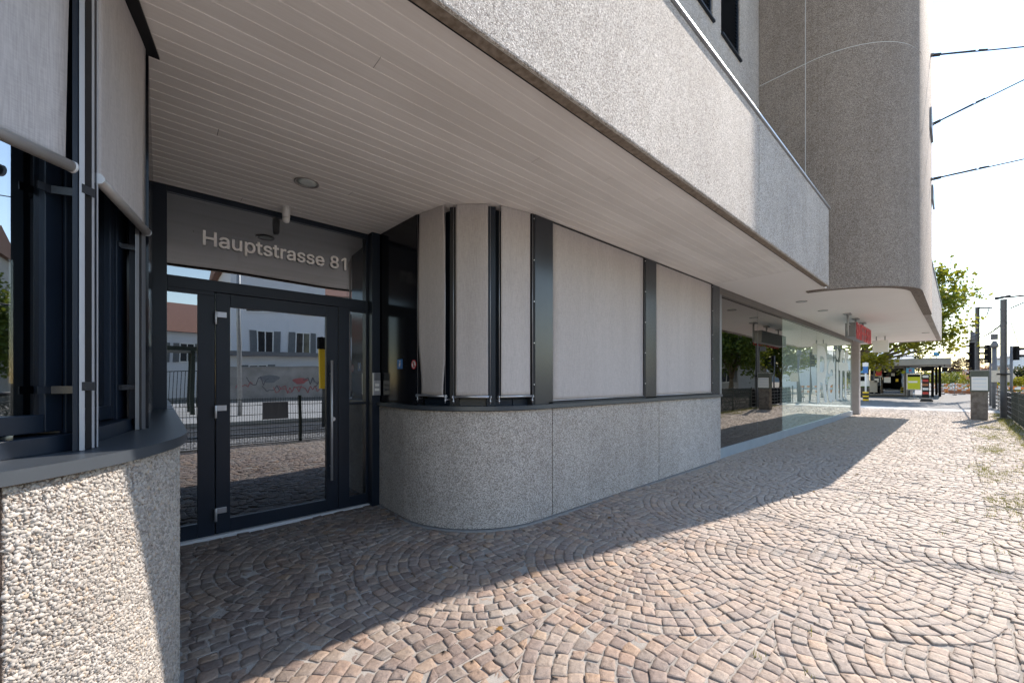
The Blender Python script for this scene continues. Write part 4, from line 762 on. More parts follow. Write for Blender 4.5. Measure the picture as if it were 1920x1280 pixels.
v_ = MB().box(8.62, 8.93, 1.80, 1.93, 4.386, 4.56); v_.lathe((8.80, 1.865), [(0.05, 4.56), (0.05, 4.68), (0.02, 4.70)], 10); v_.build('roof_outlet', M['whitep'], B, bevel=0.01)
# ---- upper wall with two louvred windows
def wall_holes(x0, x1, z0, z1, y, holes, dp, m, nm):
    mb = MB(); xs = sorted({x0, x1} | {h[0] for h in holes} | {h[1] for h in holes}); zs = sorted({z0, z1} | {h[2] for h in holes} | {h[3] for h in holes})
    for a, b in zip(xs[:-1], xs[1:]):
        for c, d in zip(zs[:-1], zs[1:]):
            if any(a >= h[0] - 1e-6 and b <= h[1] + 1e-6 and c >= h[2] - 1e-6 and d <= h[3] + 1e-6 for h in holes): continue
            mb.quad((a, y, c), (b, y, c), (b, y, d), (a, y, d))
    for h in holes:
        mb.quad((h[0], y, h[2]), (h[0], y + dp, h[2]), (h[0], y + dp, h[3]), (h[0], y, h[3])); mb.quad((h[1], y, h[2]), (h[1], y + dp, h[2]), (h[1], y + dp, h[3]), (h[1], y, h[3]))
        mb.quad((h[0], y, h[2]), (h[1], y, h[2]), (h[1], y + dp, h[2]), (h[0], y + dp, h[2])); mb.quad((h[0], y, h[3]), (h[1], y, h[3]), (h[1], y + dp, h[3]), (h[0], y + dp, h[3]))
    mb.quad((x0, y + 0.3, z0), (x1, y + 0.3, z0), (x1, y + 0.3, z1), (x0, y + 0.3, z1))
    return mb.build(nm, M[m], B, recalc=False)
holes = [(5.75, 6.71, 7.2, 8.9), (7.04, 7.91, 7.2, 8.9)]
wall_holes(-4.0, 8.94, 4.30, 16.0, 2.64, holes, 0.14, 'agg', 'upper_wall')
for hx0, hx1, z0, z1 in holes:
    f = MB(); 
    for q in ((hx0, hx0 + 0.05, z0, z1), (hx1 - 0.05, hx1, z0, z1), (hx0 + 0.05, hx1 - 0.05, z0, z0 + 0.05), (hx0 + 0.05, hx1 - 0.05, z1 - 0.05, z1)): f.box(q[0], q[1], 2.66, 2.74, q[2], q[3])
    f.box(hx0 - 0.01, hx1 + 0.01, 2.60, 2.68, z0 - 0.03, z0 - 0.002)
    fo = f.build('louvre_window', M['anth'], B)
    s = MB(); z = z0 + 0.08
    while z < z1 - 0.08:
        i = s.add([(hx0 + 0.052, 2.675, z), (hx1 - 0.052, 2.675, z), (hx1 - 0.052, 2.715, z + 0.035), (hx0 + 0.052, 2.715, z + 0.035)]); s.face([i, i + 1, i + 2, i + 3]); z += 0.062
    s.build('louvre_slats', M['alud'], fo); MB().box(hx0 + 0.052, hx1 - 0.052, 2.73, 2.77, z0 + 0.05, z1 - 0.05).build('louvre_backing', M['black'], fo)
# ---- rounded stair tower
ti = [(9.10, 2.64), (9.10, TY)] + arc(TX, TY, TR - 0.15, 180, 270, 24) + [(14.3, 0.58)]
Ls = 0.76
for z0, z1 in ((3.03, 7.243), (7.255, 11.6), (11.612, 16.0)):
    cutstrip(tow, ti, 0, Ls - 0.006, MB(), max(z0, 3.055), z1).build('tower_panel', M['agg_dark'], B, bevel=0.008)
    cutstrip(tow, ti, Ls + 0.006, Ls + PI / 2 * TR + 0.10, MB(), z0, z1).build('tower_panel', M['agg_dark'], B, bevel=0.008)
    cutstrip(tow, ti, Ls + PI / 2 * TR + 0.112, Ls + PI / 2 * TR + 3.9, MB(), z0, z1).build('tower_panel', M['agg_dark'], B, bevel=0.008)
t1 = [(8.953, 2.64), (8.953, TY)] + arc(TX, TY, TR - 0.004, 180, 270, 24) + [(14.29, 0.434)]
MB().strip(t1, [(9.06, 2.64), (9.06, TY)] + arc(TX, TY, TR - 0.11, 180, 270, 24) + [(14.29, 0.54)], 3.06, 15.99).build('joint_sealant', M['caulk'], B)
MB().box(14.2, 14.3, 0.60, 2.7, 4.40, 16.0).build('tower_return', M['agg'], B)
MB().box(9.1, 14.2, 2.65, 12.0, 4.4, 16.0).build('tower_core', M['agg'], B)
MB().box(-4, 14.3, 2.95, 12.0, 4.33, 15.95).build('building_core', M['agg'], B)
for xx, z0, z1 in ((13.0, 7.1, 7.55), (13.9, 5.75, 6.1)):
    MB().box(xx, xx + 0.9, 0.395, 0.429, z0, z1).build('window_shade_box', M['alud'], B)
# band beyond the tower
MB().box(14.31, 24.0, 0.45, 0.58, 3.03, 4.40).build('fascia_panel', M['agg'], B, bevel=0.012)
MB().box(23.87, 24.0, 0.582, 8.0, 3.03, 4.40).build('fascia_return', M['agg'], B, bevel=0.01)
MB().box(14.31, 24.03, 0.43, 0.62, 4.402, 4.43).build('coping', M['anth2'], B)
MB().box(14.31, 23.86, 0.60, 8.0, 4.2, 4.3).build('canopy_roof', M['mortar'], B)

# ---- shop front
YG = 2.86
gx = [7.43, 9.6, 11.4, 13.15, 14.9, 16.7, 18.45, 20.25]
MB().box(7.42, 20.9, YG - 0.03, YG + 0.12, -0.02, 0.175).build('shopfront_base', M['kerbmetal'], B, bevel=0.004)
MB().box(7.42, 20.9, YG - 0.05, YG + 0.10, 2.92, 3.049).build('shopfront_head', M['brownmetal'], B)
MB().box(7.412, 7.50, YG - 0.06, YG + 0.06, 1.16, 2.92).build('shopfront_jamb', M['alud'], B)
for i, (a, b) in enumerate(zip(gx[:-1], gx[1:])):
    MB().box(a + 0.006, b - 0.006, YG, YG + 0.012, 0.176, 2.919).build('shop_pane', M['glass_dark' if i < 2 else 'glass_green'], B, label='dark mirror-like shop pane' if i < 2 else 'pale green shop pane')
for x in gx[1:-1]: MB().box(x - 0.004, x + 0.004, YG + 0.001, YG + 0.011, 0.176, 2.919).build('pane_joint', M['alud'], B)
MB().box(20.25, 20.9, YG, YG + 0.03, 0.176, 2.919).build('shop_pane', M['glass_green'], B)
MB().box(7.5, 11.38, 5.2, 5.3, 0, 3.04).build('shop_back_wall', M['interior'], B)
MB().box(11.39, 20.9, YG + 0.12, YG + 0.14, 0.18, 3.04).build('shop_screen', M['green_blind'], B)
MB().box(11.3, 11.38, YG + 0.12, 5.2, 0, 3.04).build('shop_partition', M['interior'], B)
w1 = 1480 / 509 * 1.66
letters('window_lettering', 'raiL', 1.66, 0.002, MT(14.98 - 40 / 509 * 1.66 * 5.15 / w1, YG - 0.003, 0.76) @ Matrix.Diagonal((5.15 / w1, 1, 1, 1)), M['frost'], B)
MB().box(21.62, 21.98, 2.72, 3.08, 0, 3.049).build('column', M['colm'], B, bevel=0.02)
MB().box(20.9, 24, 5.0, 5.1, 0, 3.04).build('shop_end_wall', M['render_grey'], B)
MB().box(20.85, 20.9, YG + 0.13, 5.0, 0, 3.04).build('shop_end_wall', M['alud'], B)

# ================================================================== FITTINGS ON THE BUILDING
def box_sign_sticker(y, z, m1, rnd, lab, cat):
    xf = 1.88 + (4.448 - y) / 0.858 * 0.05 - 0.0015
    d = Vector((0.05, -0.858)).normalized()
    P = lambda u, v, o=0.0: (xf + d.x * u - 0.998 * o, y + d.y * u, z + v)
    root = thing('safety_sticker', lab, cat, (xf, y, z - 0.05))
    mb = MB()
    if rnd: mb.poly([P(0.048 * math.cos(t), 0.048 * math.sin(t), 0.001) for t in np.linspace(0, 2 * PI, 28, endpoint=False)])
    else: mb.poly([P(-0.055, -0.05, 0.001), P(0.055, -0.05, 0.001), P(0.055, 0.05, 0.001), P(-0.055, 0.05, 0.001)])
    mb.build('sticker_field', M[m1], root)
    if rnd:
        MB().poly([P(0.036 * math.cos(t), 0.036 * math.sin(t), 0.0015) for t in np.linspace(0, 2 * PI, 28, endpoint=False)]).build('sticker_centre', M['white'], root)
        f = MB(); f.poly([P(-0.008, -0.028, 0.002), P(0.010, -0.028, 0.002), P(0.013, 0.008, 0.002), P(-0.008, 0.012, 0.002)]); f.poly([P(0.009 * math.cos(t) + 0.002, 0.021 + 0.009 * math.sin(t), 0.002) for t in np.linspace(0, 2 * PI, 12, endpoint=False)])
        f.build('pictogram', M['rubber'], root)
        f = MB(); f.poly([P(-0.030, 0.022, 0.0025), P(-0.022, 0.030, 0.0025), P(0.030, -0.022, 0.0025), P(0.022, -0.030, 0.0025)]); f.build('slash', M['red'], root)
    else:
        f = MB(); f.poly([P(-0.010, -0.032, 0.002), P(0.000, -0.032, 0.002), P(0.016, 0.010, 0.002), P(-0.012, 0.014, 0.002)]); f.poly([P(0.010 * math.cos(t) + 0.002, 0.028 + 0.010 * math.sin(t), 0.002) for t in np.linspace(0, 2 * PI, 12, endpoint=False)])
        f.poly([P(-0.024, -0.018, 0.002), P(-0.016, -0.022, 0.002), P(-0.004, 0.006, 0.002), P(-0.010, 0.010, 0.002)]); f.build('pictogram', M['white'], root)
box_sign_sticker(3.91, 1.572, 'blue', False, 'small blue square sticker with a white figure on the black side panel', 'sticker')
box_sign_sticker(3.637, 1.560, 'red', True, 'round red prohibition sticker with a black figure on the black side panel', 'sticker')
ic = thing('door_intercom', 'silver intercom box with two call buttons on the post beside the door', 'intercom', (1.83, 4.334, 1.235))
MB().box(1.787, 1.873, 4.308, 4.334, 1.235, 1.485).build('housing', M['alu'], ic, bevel=0.004)
MB().box(1.793, 1.867, 4.298, 4.308, 1.40, 1.478).build('camera_cover', M['alud'], ic, bevel=0.004)
for z in (1.335, 1.285): MB().box(1.806, 1.854, 4.302, 4.308, z, z + 0.028).build('call_button', M['whitep'], ic, bevel=0.002)
sn = thing('motion_sensor', 'white cylindrical motion sensor hanging from the boards above the door', 'sensor', (0.92, 4.26, 3.05))
MB().lathe((0.92, 4.26), [(0.034, 3.05), (0.033, 2.955), (0.030, 2.95)], 20).build('housing', M['whitep'], sn)
MB().lathe((0.92, 4.26), [(0.031, 2.95), (0.031, 2.925), (0.024, 2.905), (0.008, 2.897)], 20).build('lens', M['whitep'], sn)
def downlight(x, y, r, lab, z=3.05):
    t = thing('ceiling_light', lab, 'ceiling light', (x, y, z), 'lights recessed in the canopy')
    MB().lathe((x, y), [(r, z - 0.001), (r, z - 0.008), (r * 0.93, z - 0.010), (r * 0.80, z - 0.004), (r * 0.80, z - 0.001)], 28).build('rim', M['bar'], t)  # rim coloured darker to stand in for the shadow line round the light
    MB().lathe((x, y), [(r * 0.79, z - 0.003), (r * 0.5, z - 0.006), (0.01, z - 0.007)], 24).build('diffuser', M['frost'], t)
downlight(0.935, 3.62, 0.095, 'round recessed light in the boarded ceiling in front of the entrance door')
for x, y, l in LIGHTS: downlight(x, y, 0.10, l)
# hanging sign
hs = thing('hanging_sign', 'hanging box sign with raised red letters under the white canopy', 'sign', (14.35, 1.8, 2.47))
MB().box(13.1, 15.6, 1.72, 1.92, 2.50, 2.86).build('sign_box', M['alud'], hs, bevel=0.005)
w2 = 4064 / 509 * 0.40
letters('red_lettering', 'raiC', 0.40, 0.010, MT(13.14 - 46 / 509 * 0.4 * 2.45 / w2, 1.70, 2.46) @ Matrix.Diagonal((2.45 / w2, 1, 1, 1)), M['red'], hs, bold=0.0)
for x in (12.75, 13.9, 15.1):
    q = MB(); q.tube([(x, 1.82, 3.04), (x, 1.82, 2.86 if x > 13 else 2.50)], 0.022, 8); q.box(x - 0.12, x + 0.12, 1.75, 1.89, 3.02, 3.049); q.build('hanger', M['galv'], hs)
MB().tube([(12.75, 1.82, 2.80), (13.11, 1.82, 2.80)], 0.012, 6).build('hanger_arm', M['galv'], hs)
hb = thing('hanging_box_sign', 'cream two-sided box sign hanging under the canopy beyond the column', 'sign', (20.3, 1.95, 2.5))
MB().box(20.2, 20.4, 1.72, 2.16, 2.46, 2.90).build('sign_box', M['whitep'], hb, bevel=0.01)
for y in (1.82, 2.06): MB().tube([(20.3, y, 2.90), (20.3, y, 3.049)], 0.018, 8).build('hanger', M['galv'], hb)
# ================================================================== STREET SIDE
YF = -1.27
fe = thing('mesh_fence', 'low dark wire mesh fence running along the tracks beside the paving', 'fence', (8, YF, 0))
def bays(x0, x1, step=2.5):
    x = x0
    while x < x1 - 0.01:
        yield x, min(x + step, x1); x += step
for i, (a, b) in enumerate(bays(-7.5, 42.5)):
    MB().box(a - 0.03, a + 0.03, YF - 0.02, YF + 0.02, -0.05, 1.06).build('fence_post', M['fencem'], fe)
    q = MB(); x = a + 0.05; near = a < 22
    while x < b - 0.03: q.box(x - 0.0035, x + 0.0035, YF + 0.014, YF + 0.020, 0.04, 1.02); x += (0.05 if a < 17 else 0.028) if near else 0.6
    for z in ((0.06, 0.26, 0.46, 0.66, 0.86, 0.99) if near else (0.06, 0.24, 0.42, 0.60, 0.78, 0.96)):
        q.box(a + 0.03, b - 0.03, YF + 0.0205, YF + 0.027, z - 0.005, z + 0.005); q.box(a + 0.03, b - 0.03, YF + 0.005, YF + 0.0135, z - 0.005, z + 0.005)
    q.build('mesh_panel', M['fencem'] if a < 21.9 else M['galv'], fe)
sb = thing('black_boards', 'solid black boards behind the wire mesh fence', 'screen', (25, YF - 0.04, 0))
for a, b in bays(22.3, 29.8): MB().box(a + 0.04, b - 0.04, YF - 0.05, YF - 0.03, 0.05, 1.0).build('board', M['screen'], sb)  # plain black boards filling the bays behind the mesh
q = MB().box(1.75, 2.25, YF + 0.03, YF + 0.04, 0.55, 0.92); top(q, 'fence_board', M['alud'], 'small grey notice board back fixed on the mesh fence facing the door', 'board', loc=(2, YF + 0.035, 0.55), bevel=0.003)

# information pillar
pl = thing('information_pillar', 'stone pillar with a green casing and a white notice beside the fence', 'pillar', (22.02, -0.50, 0))
MB().box(21.84, 22.22, -0.70, -0.30, -0.03, 1.0).build('stone_base', M['stone'], pl, bevel=0.01)
MB().box(21.79, 22.27, -0.725, -0.285, 1.0, 1.745).build('casing', M['greenbox'], pl, bevel=0.008)
MB().box(21.775, 22.285, -0.74, -0.27, 1.745, 1.765).build('cap', M['galv'], pl)
MB().box(21.775, 21.789, -0.695, -0.315, 1.05, 1.53).build('notice', M['white'], pl)
q = MB()
for z in (1.46, 1.435, 1.30, 1.18): q.box(21.772, 21.7745, -0.66, -0.35, z, z + 0.006)
q.build('notice_lines', M['lblue'], pl)
# marker post with striped base
mp = thing('marker_post', 'thin white post with a blue plate on a yellow and black striped base', 'post', (36.5, 4.25, 0))
MB().tube([(36.5, 4.25, 0.0), (36.5, 4.25, 2.65)], 0.05, 10).build('post', M['white'], mp)
for i in range(5): MB().lathe((36.5, 4.25), [(0.16, 0.0 + i * 0.125), (0.16, 0.12 + i * 0.125)], 16).build('stripe', M['yellow' if i % 2 == 0 else 'rubber'], mp)
MB().box(36.40, 36.43, 4.12, 4.38, 1.9, 2.35).build('plate', M['blue'], mp)
MB().box(36.405, 36.435, 4.10, 4.40, 2.36, 2.62).build('plate', M['white'], mp, label='blank white plate')

# kiosk with flat roof
kx = 50.0
kk = thing('station_kiosk', 'flat-roofed glazed station kiosk with pale roof edge across the street', 'kiosk', (54, 7, 0))
rf = MB().prism([(47.0, 0.37), (59, 0.46), (59, 16), (47.0, 16)], 2.68, 3.22).build('roof', M['render_grey'], kk)
MB().prism([(47.1, 0.47), (58.9, 0.56), (58.9, 15.9), (47.1, 15.9)], 2.66, 2.679).build('roof_underside', M['pave'], kk)
MB().box(50.0, 58, 3.1, 15.5, 0.0, 2.66).build('wall', M['brownmetal'], kk)
for i in range(5):
    y0 = 3.2 + i * 2.0
    fm = MB(); fm.box(49.95, 49.999, y0, y0 + 0.06, 0.1, 2.6); fm.box(49.95, 49.999, y0 + 0.06, y0 + 1.94, 0.1, 0.16); fm.box(49.95, 49.999, y0 + 0.06, y0 + 1.94, 2.5, 2.6)
    f = fm.build('window_frame', M['alud'], kk); MB().box(49.97, 49.985, y0 + 0.06, y0 + 1.94, 0.16, 2.5).build('pane', M['glass'], f)
for y, z, s, m in ((4.1, 1.2, 0.45, 'white'), (4.9, 1.25, 0.3, 'white'), (4.7, 1.85, 0.4, 'redw'), (7.3, 1.5, 0.35, 'white'), (5.0, 0.3, 1.0, 'bar'), (6.2, 0.3, 0.9, 'bar')):
    MB().box(49.93, 49.945, y, y + s, z, z + s * 1.1).build('window_poster', M[m], kk)
for i in range(26):  # random colour patches added in place of colourful reflections in the panes
    y = 3.5 + 0.36 * i + random.uniform(-0.1, 0.1); z = random.choice((0.5, 0.9, 1.3, 1.7)); s = random.uniform(0.12, 0.3)
    MB().box(49.935, 49.946, y, y + s, z + (i % 3) * 0.1, z + (i % 3) * 0.1 + s * random.uniform(0.6, 1.4)).build('colour_patch', M[random.choice(['white', 'pave', 'lblue', 'redw', 'rust', 'bar', 'yellow', 'galv'])], kk)
for x, y in ((49, 1.45), (50.5, 1.06), (56, 1.4)): MB().tube([(x, y, 0), (x, y, 2.67)], 0.09, 10).build('roof_post', M['screen'], kk)
MB().box(52, 58, 2.95, 3.09, 0, 2.66).build('end_wall', M['alud'], kk)
bs = thing('blue_logo_sign', 'light blue square sign with a red letter hanging under the kiosk roof', 'sign', (47.6, 2.7, 2.0))
MB().box(47.58, 47.62, 2.45, 2.95, 2.03, 2.45).build('sign_board', M['lblue'], bs); MB().tube([(47.6, 2.7, 2.45), (47.6, 2.7, 2.67)], 0.02, 6).build('hanger', M['galv'], bs)
MK = Matrix(((0, 0, -1, 47.575), (-1, 0, 0, 2.80), (0, 1, 0, 2.12), (0, 0, 0, 1)))
letters('red_letter', 'K', 0.24, 0.01, MK, M['red'], bs)
for (y0, y1, z0, lab) in ((1.28, 2.06, 2.2, 'wide dark display board hanging under the kiosk roof'), (0.56, 0.89, 2.1, 'small dark display board hanging at the right end of the kiosk roof')):
    t = thing('departure_display', lab, 'display', (47.5, (y0 + y1) / 2, z0)); MB().box(47.45, 47.55, y0, y1, z0, z0 + 0.36).build('screen', M['screen'], t); MB().box(47.44, 47.56, y0 - 0.03, y1 + 0.03, z0 + 0.361, z0 + 0.40).build('frame', M['alu'], t)
    MB().tube([(47.5, (y0 + y1) / 2, z0 + 0.40), (47.5, (y0 + y1) / 2, 2.67)], 0.03, 6).build('hanger', M['alud'], t)
rs = thing('roof_sign', 'small light blue sign standing above the kiosk roof', 'sign', (49, 1.22, 3.22)); MB().box(48.98, 49.02, 1.04, 1.40, 3.42, 3.78).build('sign_board', M['lblue'], rs); MB().tube([(49, 1.22, 3.22), (49, 1.22, 3.42)], 0.03, 6).build('leg', M['galv'], rs)
# poster stand
ps = thing('poster_stand', 'yellow-green poster in a silver frame on a single foot', 'poster stand', (44, 2.3, 0))
MB().box(43.97, 44.03, 1.90, 2.70, 0.66, 1.92).build('frame', M['alu'], ps, bevel=0.02); MB().box(43.955, 43.968, 1.95, 2.65, 0.72, 1.86).build('poster', M['lime'], ps)
MB().box(43.945, 43.953, 1.96, 2.64, 1.68, 1.85).build('poster_header', M['screen'], ps); MB().box(43.945, 43.953, 2.10, 2.60, 1.22, 1.36).build('poster_band', M['white'], ps)
MB().tube([(44, 2.3, 0.0), (44, 2.3, 0.66)], 0.05, 10).build('foot_post', M['alu'], ps); MB().box(43.6, 44.4, 2.0, 2.6, 0.0, 0.05).build('foot_plate', M['alu'], ps)
# ticket machine
tm = thing('ticket_machine', 'white and dark blue ticket machine with a green trim beside the marker post', 'ticket machine', (46, 5.5, 0))
MB().box(45.9, 46.5, 5.15, 5.9, 0.0, 0.85).build('base', M['anth2'], tm, bevel=0.02); MB().box(45.9, 46.5, 5.15, 5.9, 0.86, 1.9).build('body', M['whitep'], tm, bevel=0.04); MB().box(45.88, 45.899, 5.3, 5.75, 1.35, 1.75).build('screen', M['screen'], tm)
MB().box(45.87, 45.899, 5.12, 5.93, 0.80, 0.90).build('trim', M['leafg'], tm); MB().box(45.9, 46.4, 5.15, 5.9, 1.91, 2.5).build('header', M['anth2'], tm); MB().box(45.88, 45.899, 5.4, 5.7, 2.05, 2.4).build('header_sign', M['lblue'], tm)
# magazine rack
mr_ = thing('magazine_rack', 'black and red magazine rack at the corner of the kiosk', 'rack', (46, 1.75, 0))
for i in range(5):
    z = 0.25 + i * 0.33; MB().prism([(45.6 + i * 0.05, 1.55), (46.0 + i * 0.05, 1.55), (46.0 + i * 0.05, 1.95), (45.6 + i * 0.05, 1.95)], z, z + 0.05).build('shelf', M['rubber'], mr_)
    MB().prism([(45.65 + i * 0.05, 1.58), (45.7 + i * 0.05, 1.58), (45.7 + i * 0.05, 1.90), (45.65 + i * 0.05, 1.90)], z + 0.051, z + 0.24).build('magazines', M[['redw', 'white', 'rust'][i % 3]], mr_)
MB().box(46.25, 46.35, 1.55, 1.95, 0, 1.9).build('back', M['rubber'], mr_)
# low planter block
q = MB().box(38.0, 38.4, 1.1, 1.7, 0.0, 0.12); q.box(38.05, 38.35, 1.15, 1.65, 0.12, 0.2); top(q, 'concrete_foot', M['rubber'], 'low dark sign foot lying on the asphalt before the kiosk', 'sign foot', bevel=0.01)

# masts
def mast(name, x, y, h, w, lab, cat='pole', m='polesteel', flange=True, group=None):
    t = thing(name, lab, cat, (x, y, 0), group)
    q = MB(); d = w / 2; f = w * 0.16
    q.box(x - d, x + d, y - d, y - d + f, 0, h); q.box(x - d, x + d, y + d - f, y + d, 0, h); q.box(x - f / 2, x + f / 2, y - d + f, y + d - f, 0, h)
    q.build('mast', M[m], t); MB().box(x - w, x + w, y - w, y + w, -0.02, 0.05).build('foot', M['mortar'], t)
    return t
def px(x, y, t):   # point at forward distance t seen at photo pixel (x, y), used once to lay out the masts
    a = VA; s = (x - 960) / 747 * t
    return (t * math.cos(a) + s * math.sin(a), t * math.sin(a) - s * math.cos(a), 1.4 + (713 - y) / 747 * t)
m1 = mast('catenary_mast', 23.0, -1.10, 4.35, 0.16, 'thick grey steel mast with a cross arm beside the information pillar', 'mast')
q = MB(); q.tube([(22.9, -0.9, 4.42), (23.05, -1.3, 4.42), (24.0, -7.5, 4.62)], 0.032, 8); q.tube([(22.9, -0.9, 4.38), (23.0, -1.25, 4.46)], 0.045, 8); q.build('cross_arm', M['wire'], m1)
q = MB(); q.tube([(23.0, -1.25, 4.0), (23.1, -2.0, 4.42)], 0.025, 6); q.tube([(23.05, -1.75, 4.40), (23.05, -1.75, 4.26)], 0.05, 8); q.build('arm_fitting', M['wire'], m1)
MB().box(22.9, 23.1, -0.97, -0.80, 2.9, 3.1).build('junction_box', M['polesteel'], m1); MB().tube([(23, -1.1, 1.6), (23, -1.1, 1.66)], 0.17, 12).build('clamp', M['rubber'], m1)
c = px(1833, 713, 28); m2 = mast('catenary_mast', c[0], c[1], 6.55, 0.22, 'taller grey steel mast with a short top arm behind the signals', 'mast')
e = px(1860, 577, 28.4); MB().tube([(c[0], c[1], 6.5), e], 0.06, 6).build('top_arm', M['polesteel'], m2)
i_ = px(1851, 590, 28.2); MB().tube([px(1855, 578, 28.2), i_, px(1848, 592, 28.2)], 0.03, 6).build('insulator', M['wire'], m2)
MB().tube([px(1836, 593, 28), px(1844, 594, 28)], 0.03, 6).build('stub_arm', M['polesteel'], m2)

def signal(x, y, z0, h, face, lab, n=3, postx=0.0, hood=0.32):
    """upright signal head; face is the way its hoods point"""
    t = thing('railway_signal', lab, 'signal', (x, y, 0))
    d = Vector((face[0], face[1])).normalized(); s = Vector((-d.y, d.x))
    P = lambda a, b: (x + d.x * a + s.x * b, y + d.y * a + s.y * b)
    MB().tube([(x - d.x * 0.1, y - d.y * 0.1, 0), (x - d.x * 0.1, y - d.y * 0.1, z0 + h)], 0.045, 8).build('pole', M['polesteel'], t)
    hd = MB().prism([P(-0.02, -0.11), P(0.12, -0.11), P(0.12, 0.11), P(-0.02, 0.11)], z0, z0 + h).build('signal_head', M['screen'], t, bevel=0.01)
    for i in range(n):
        zc = z0 + h * (i + 0.5) / n; q = MB(); k = 8; r = 0.095
        pts = [(math.cos(a) * r, math.sin(a) * r) for a in np.linspace(-0.2, PI + 0.2, k)]
        i0 = q.add([(*P(0.12, u), zc + v) for u, v in pts] + [(*P(0.12 + hood, u), zc + v * 0.95) for u, v in pts])
        for j in range(k - 1): q.face([i0 + j, i0 + j + 1, i0 + k + j + 1, i0 + k + j])
        q.build('hood', M['screen'], hd); MB().tube([(*P(0.12, 0), zc), (*P(0.133, 0), zc)], 0.08, 12).build('lens', M['winglass'], hd)
    return t
left = (-0.75, 0.66); right = (0.75, -0.66)
c = px(1854, 713, 22); signal(c[0], c[1], 1.4 + 33 / 747 * 22, 0.98, left, 'signal head with three hoods pointing left between the two masts')
c = px(1901, 713, 17); signal(c[0], c[1], 1.4 + 38 / 747 * 17, 0.60, right, 'signal head with hoods pointing right beyond the thick mast', 2)
c = px(1824, 713, 26); s3 = signal(c[0], c[1], 1.55, 2.3, left, 'tall slim signal column with a stack of hoods behind the information pillar', 5, hood=0.22)
MB().box(c[0] - 0.17, c[0] + 0.17, c[1] - 0.15, c[1] + 0.15, 3.86, 3.93).build('cap', M['polesteel'], s3); MB().tube([(c[0], c[1], 3.8), (c[0], c[1], 4.55)], 0.11, 10).build('column_top', M['polesteel'], s3)
c = px(1865, 713, 20); cp = thing('capped_post', 'grey post with a flared cap carrying the back of a direction sign', 'post', (c[0], c[1], 0))
MB().tube([(c[0], c[1], 0), (c[0], c[1], 3.1)], 0.085, 12).build('post', M['polesteel'], cp); MB().lathe((c[0], c[1]), [(0.14, 3.05), (0.15, 3.15), (0.08, 3.35), (0.03, 3.4)], 14).build('cap', M['polesteel'], cp)
q = MB(); A = [px(1860, 694, 19.8), px(1895, 694, 19.8), px(1906, 705, 19.8), px(1895, 716, 19.8), px(1860, 716, 19.8)]
A2 = [(a[0] + 0.04, a[1] + 0.02, a[2]) for a in A]; i0 = q.add(A + A2); q.face(range(i0, i0 + 5)); q.face(range(i0 + 5, i0 + 10))
for i in range(5): q.face([i0 + i, i0 + (i + 1) % 5, i0 + 5 + (i + 1) % 5, i0 + 5 + i])
q.build('sign_back', M['bar'], cp)
# overhead wires
def wire(name, pts, lab, r=0.012, cat='overhead wire', group='overhead wires above the tracks', extra=None):
    P = []
    for a, b in zip(pts[:-1], pts[1:]):
        a, b = Vector(a), Vector(b); L = (b - a).length
        for i in range(12):
            u = i / 12; p = a.lerp(b, u); p.z -= 0.010 * L * 4 * u * (1 - u) * 0.6; P.append(p)
    P.append(Vector(pts[-1])); t = thing(name, lab, cat, pts[0], group); MB().tube(P, r, 6).build('cable', M['wire'], t)
    return t
def span(p0, p1, lab):
    t = wire('span_wire', [p0, p1], lab, 0.013, 'span wire', 'span wires anchored to the tower')
    a, b = Vector(p0), Vector(p1); d = (b - a).normalized()
    MB().lathe((p0[0], p0[1]), [(0.05, p0[2] - 0.02), (0.05, p0[2] + 0.02)], 10).build('wall_eye', M['polesteel'], t)
    MB().tube([a + d * 0.03, a + d * 0.16], 0.035, 8).build('tensioner', M['wire'], t); MB().tube([a + d * 0.16, a + d * 0.75], 0.018, 6).build('turnbuckle', M['wire'], t); MB().tube([a + d * 0.80, a + d * 0.95], [0.022, 0.014], 8).build('clamp', M['wire'], t)
for y0, y1, lab in ((105, 86, 'highest span wire anchored to the round tower'), (235, 147, 'middle span wire, the steepest, anchored to the round tower'), (337, 296, 'lowest span wire anchored to the round tower')):
    p0 = px(1744, y0, 9.35); k = (y1 - y0) / (1920 - 1744)
    T = 6.6; X2 = 2700; p1 = px(X2, y0 + k * (X2 - 1744), T); span((p0[0], 0.42, p0[2]), p1, lab)
wl = [((1745, 630), (1790, 625), (1920, 622), 26, 'contact wire passing behind the thick mast just over the signal heads'),
      ((1770, 655), (1820, 646), (1925, 643), 30, 'lowest overhead wire crossing behind both masts'),
      ((1760, 538), (1850, 553), (1925, 557), 34, 'highest overhead wire dipping towards the thick mast'),
      ((1790, 612), (1880, 607), (1925, 605), 24, 'overhead tube wire at the height of the tall signal column'),
      ((1790, 560), (1852, 553), (1925, 520), 33, 'overhead wire rising to the right edge'),
      ((1745, 560), (1840, 572), (1925, 590), 45, 'long thin wire sloping down behind the taller mast'),
      ((1800, 640), (1880, 610), (1925, 585), 22, 'overhead wire crossing the thick mast diagonally'),
      ((1780, 603), (1860, 604), (1930, 600), 40, 'thin overhead wire far behind the masts')]
for a, b, c, t, lab in wl: wire('overhead_wire', [px(*a, t), px(*b, t - 1.5), px(*c, t - 3)], lab, 0.016)
wire('stay_wire', [px(1836, 632, 28), px(1881, 606, 15.0)], 'thick sloping stay between the two masts', 0.03, 'stay wire', None)
wire('stay_wire', [px(1838, 605, 28), px(1881, 575, 20.0)], 'thin sloping stay between the two masts', 0.014, 'stay wire', None)
wire('hanger_wire', [px(1897, 607, 15), px(1910, 645, 15)], 'short dropper wire to the right of the thick mast', 0.012, 'wire', None)

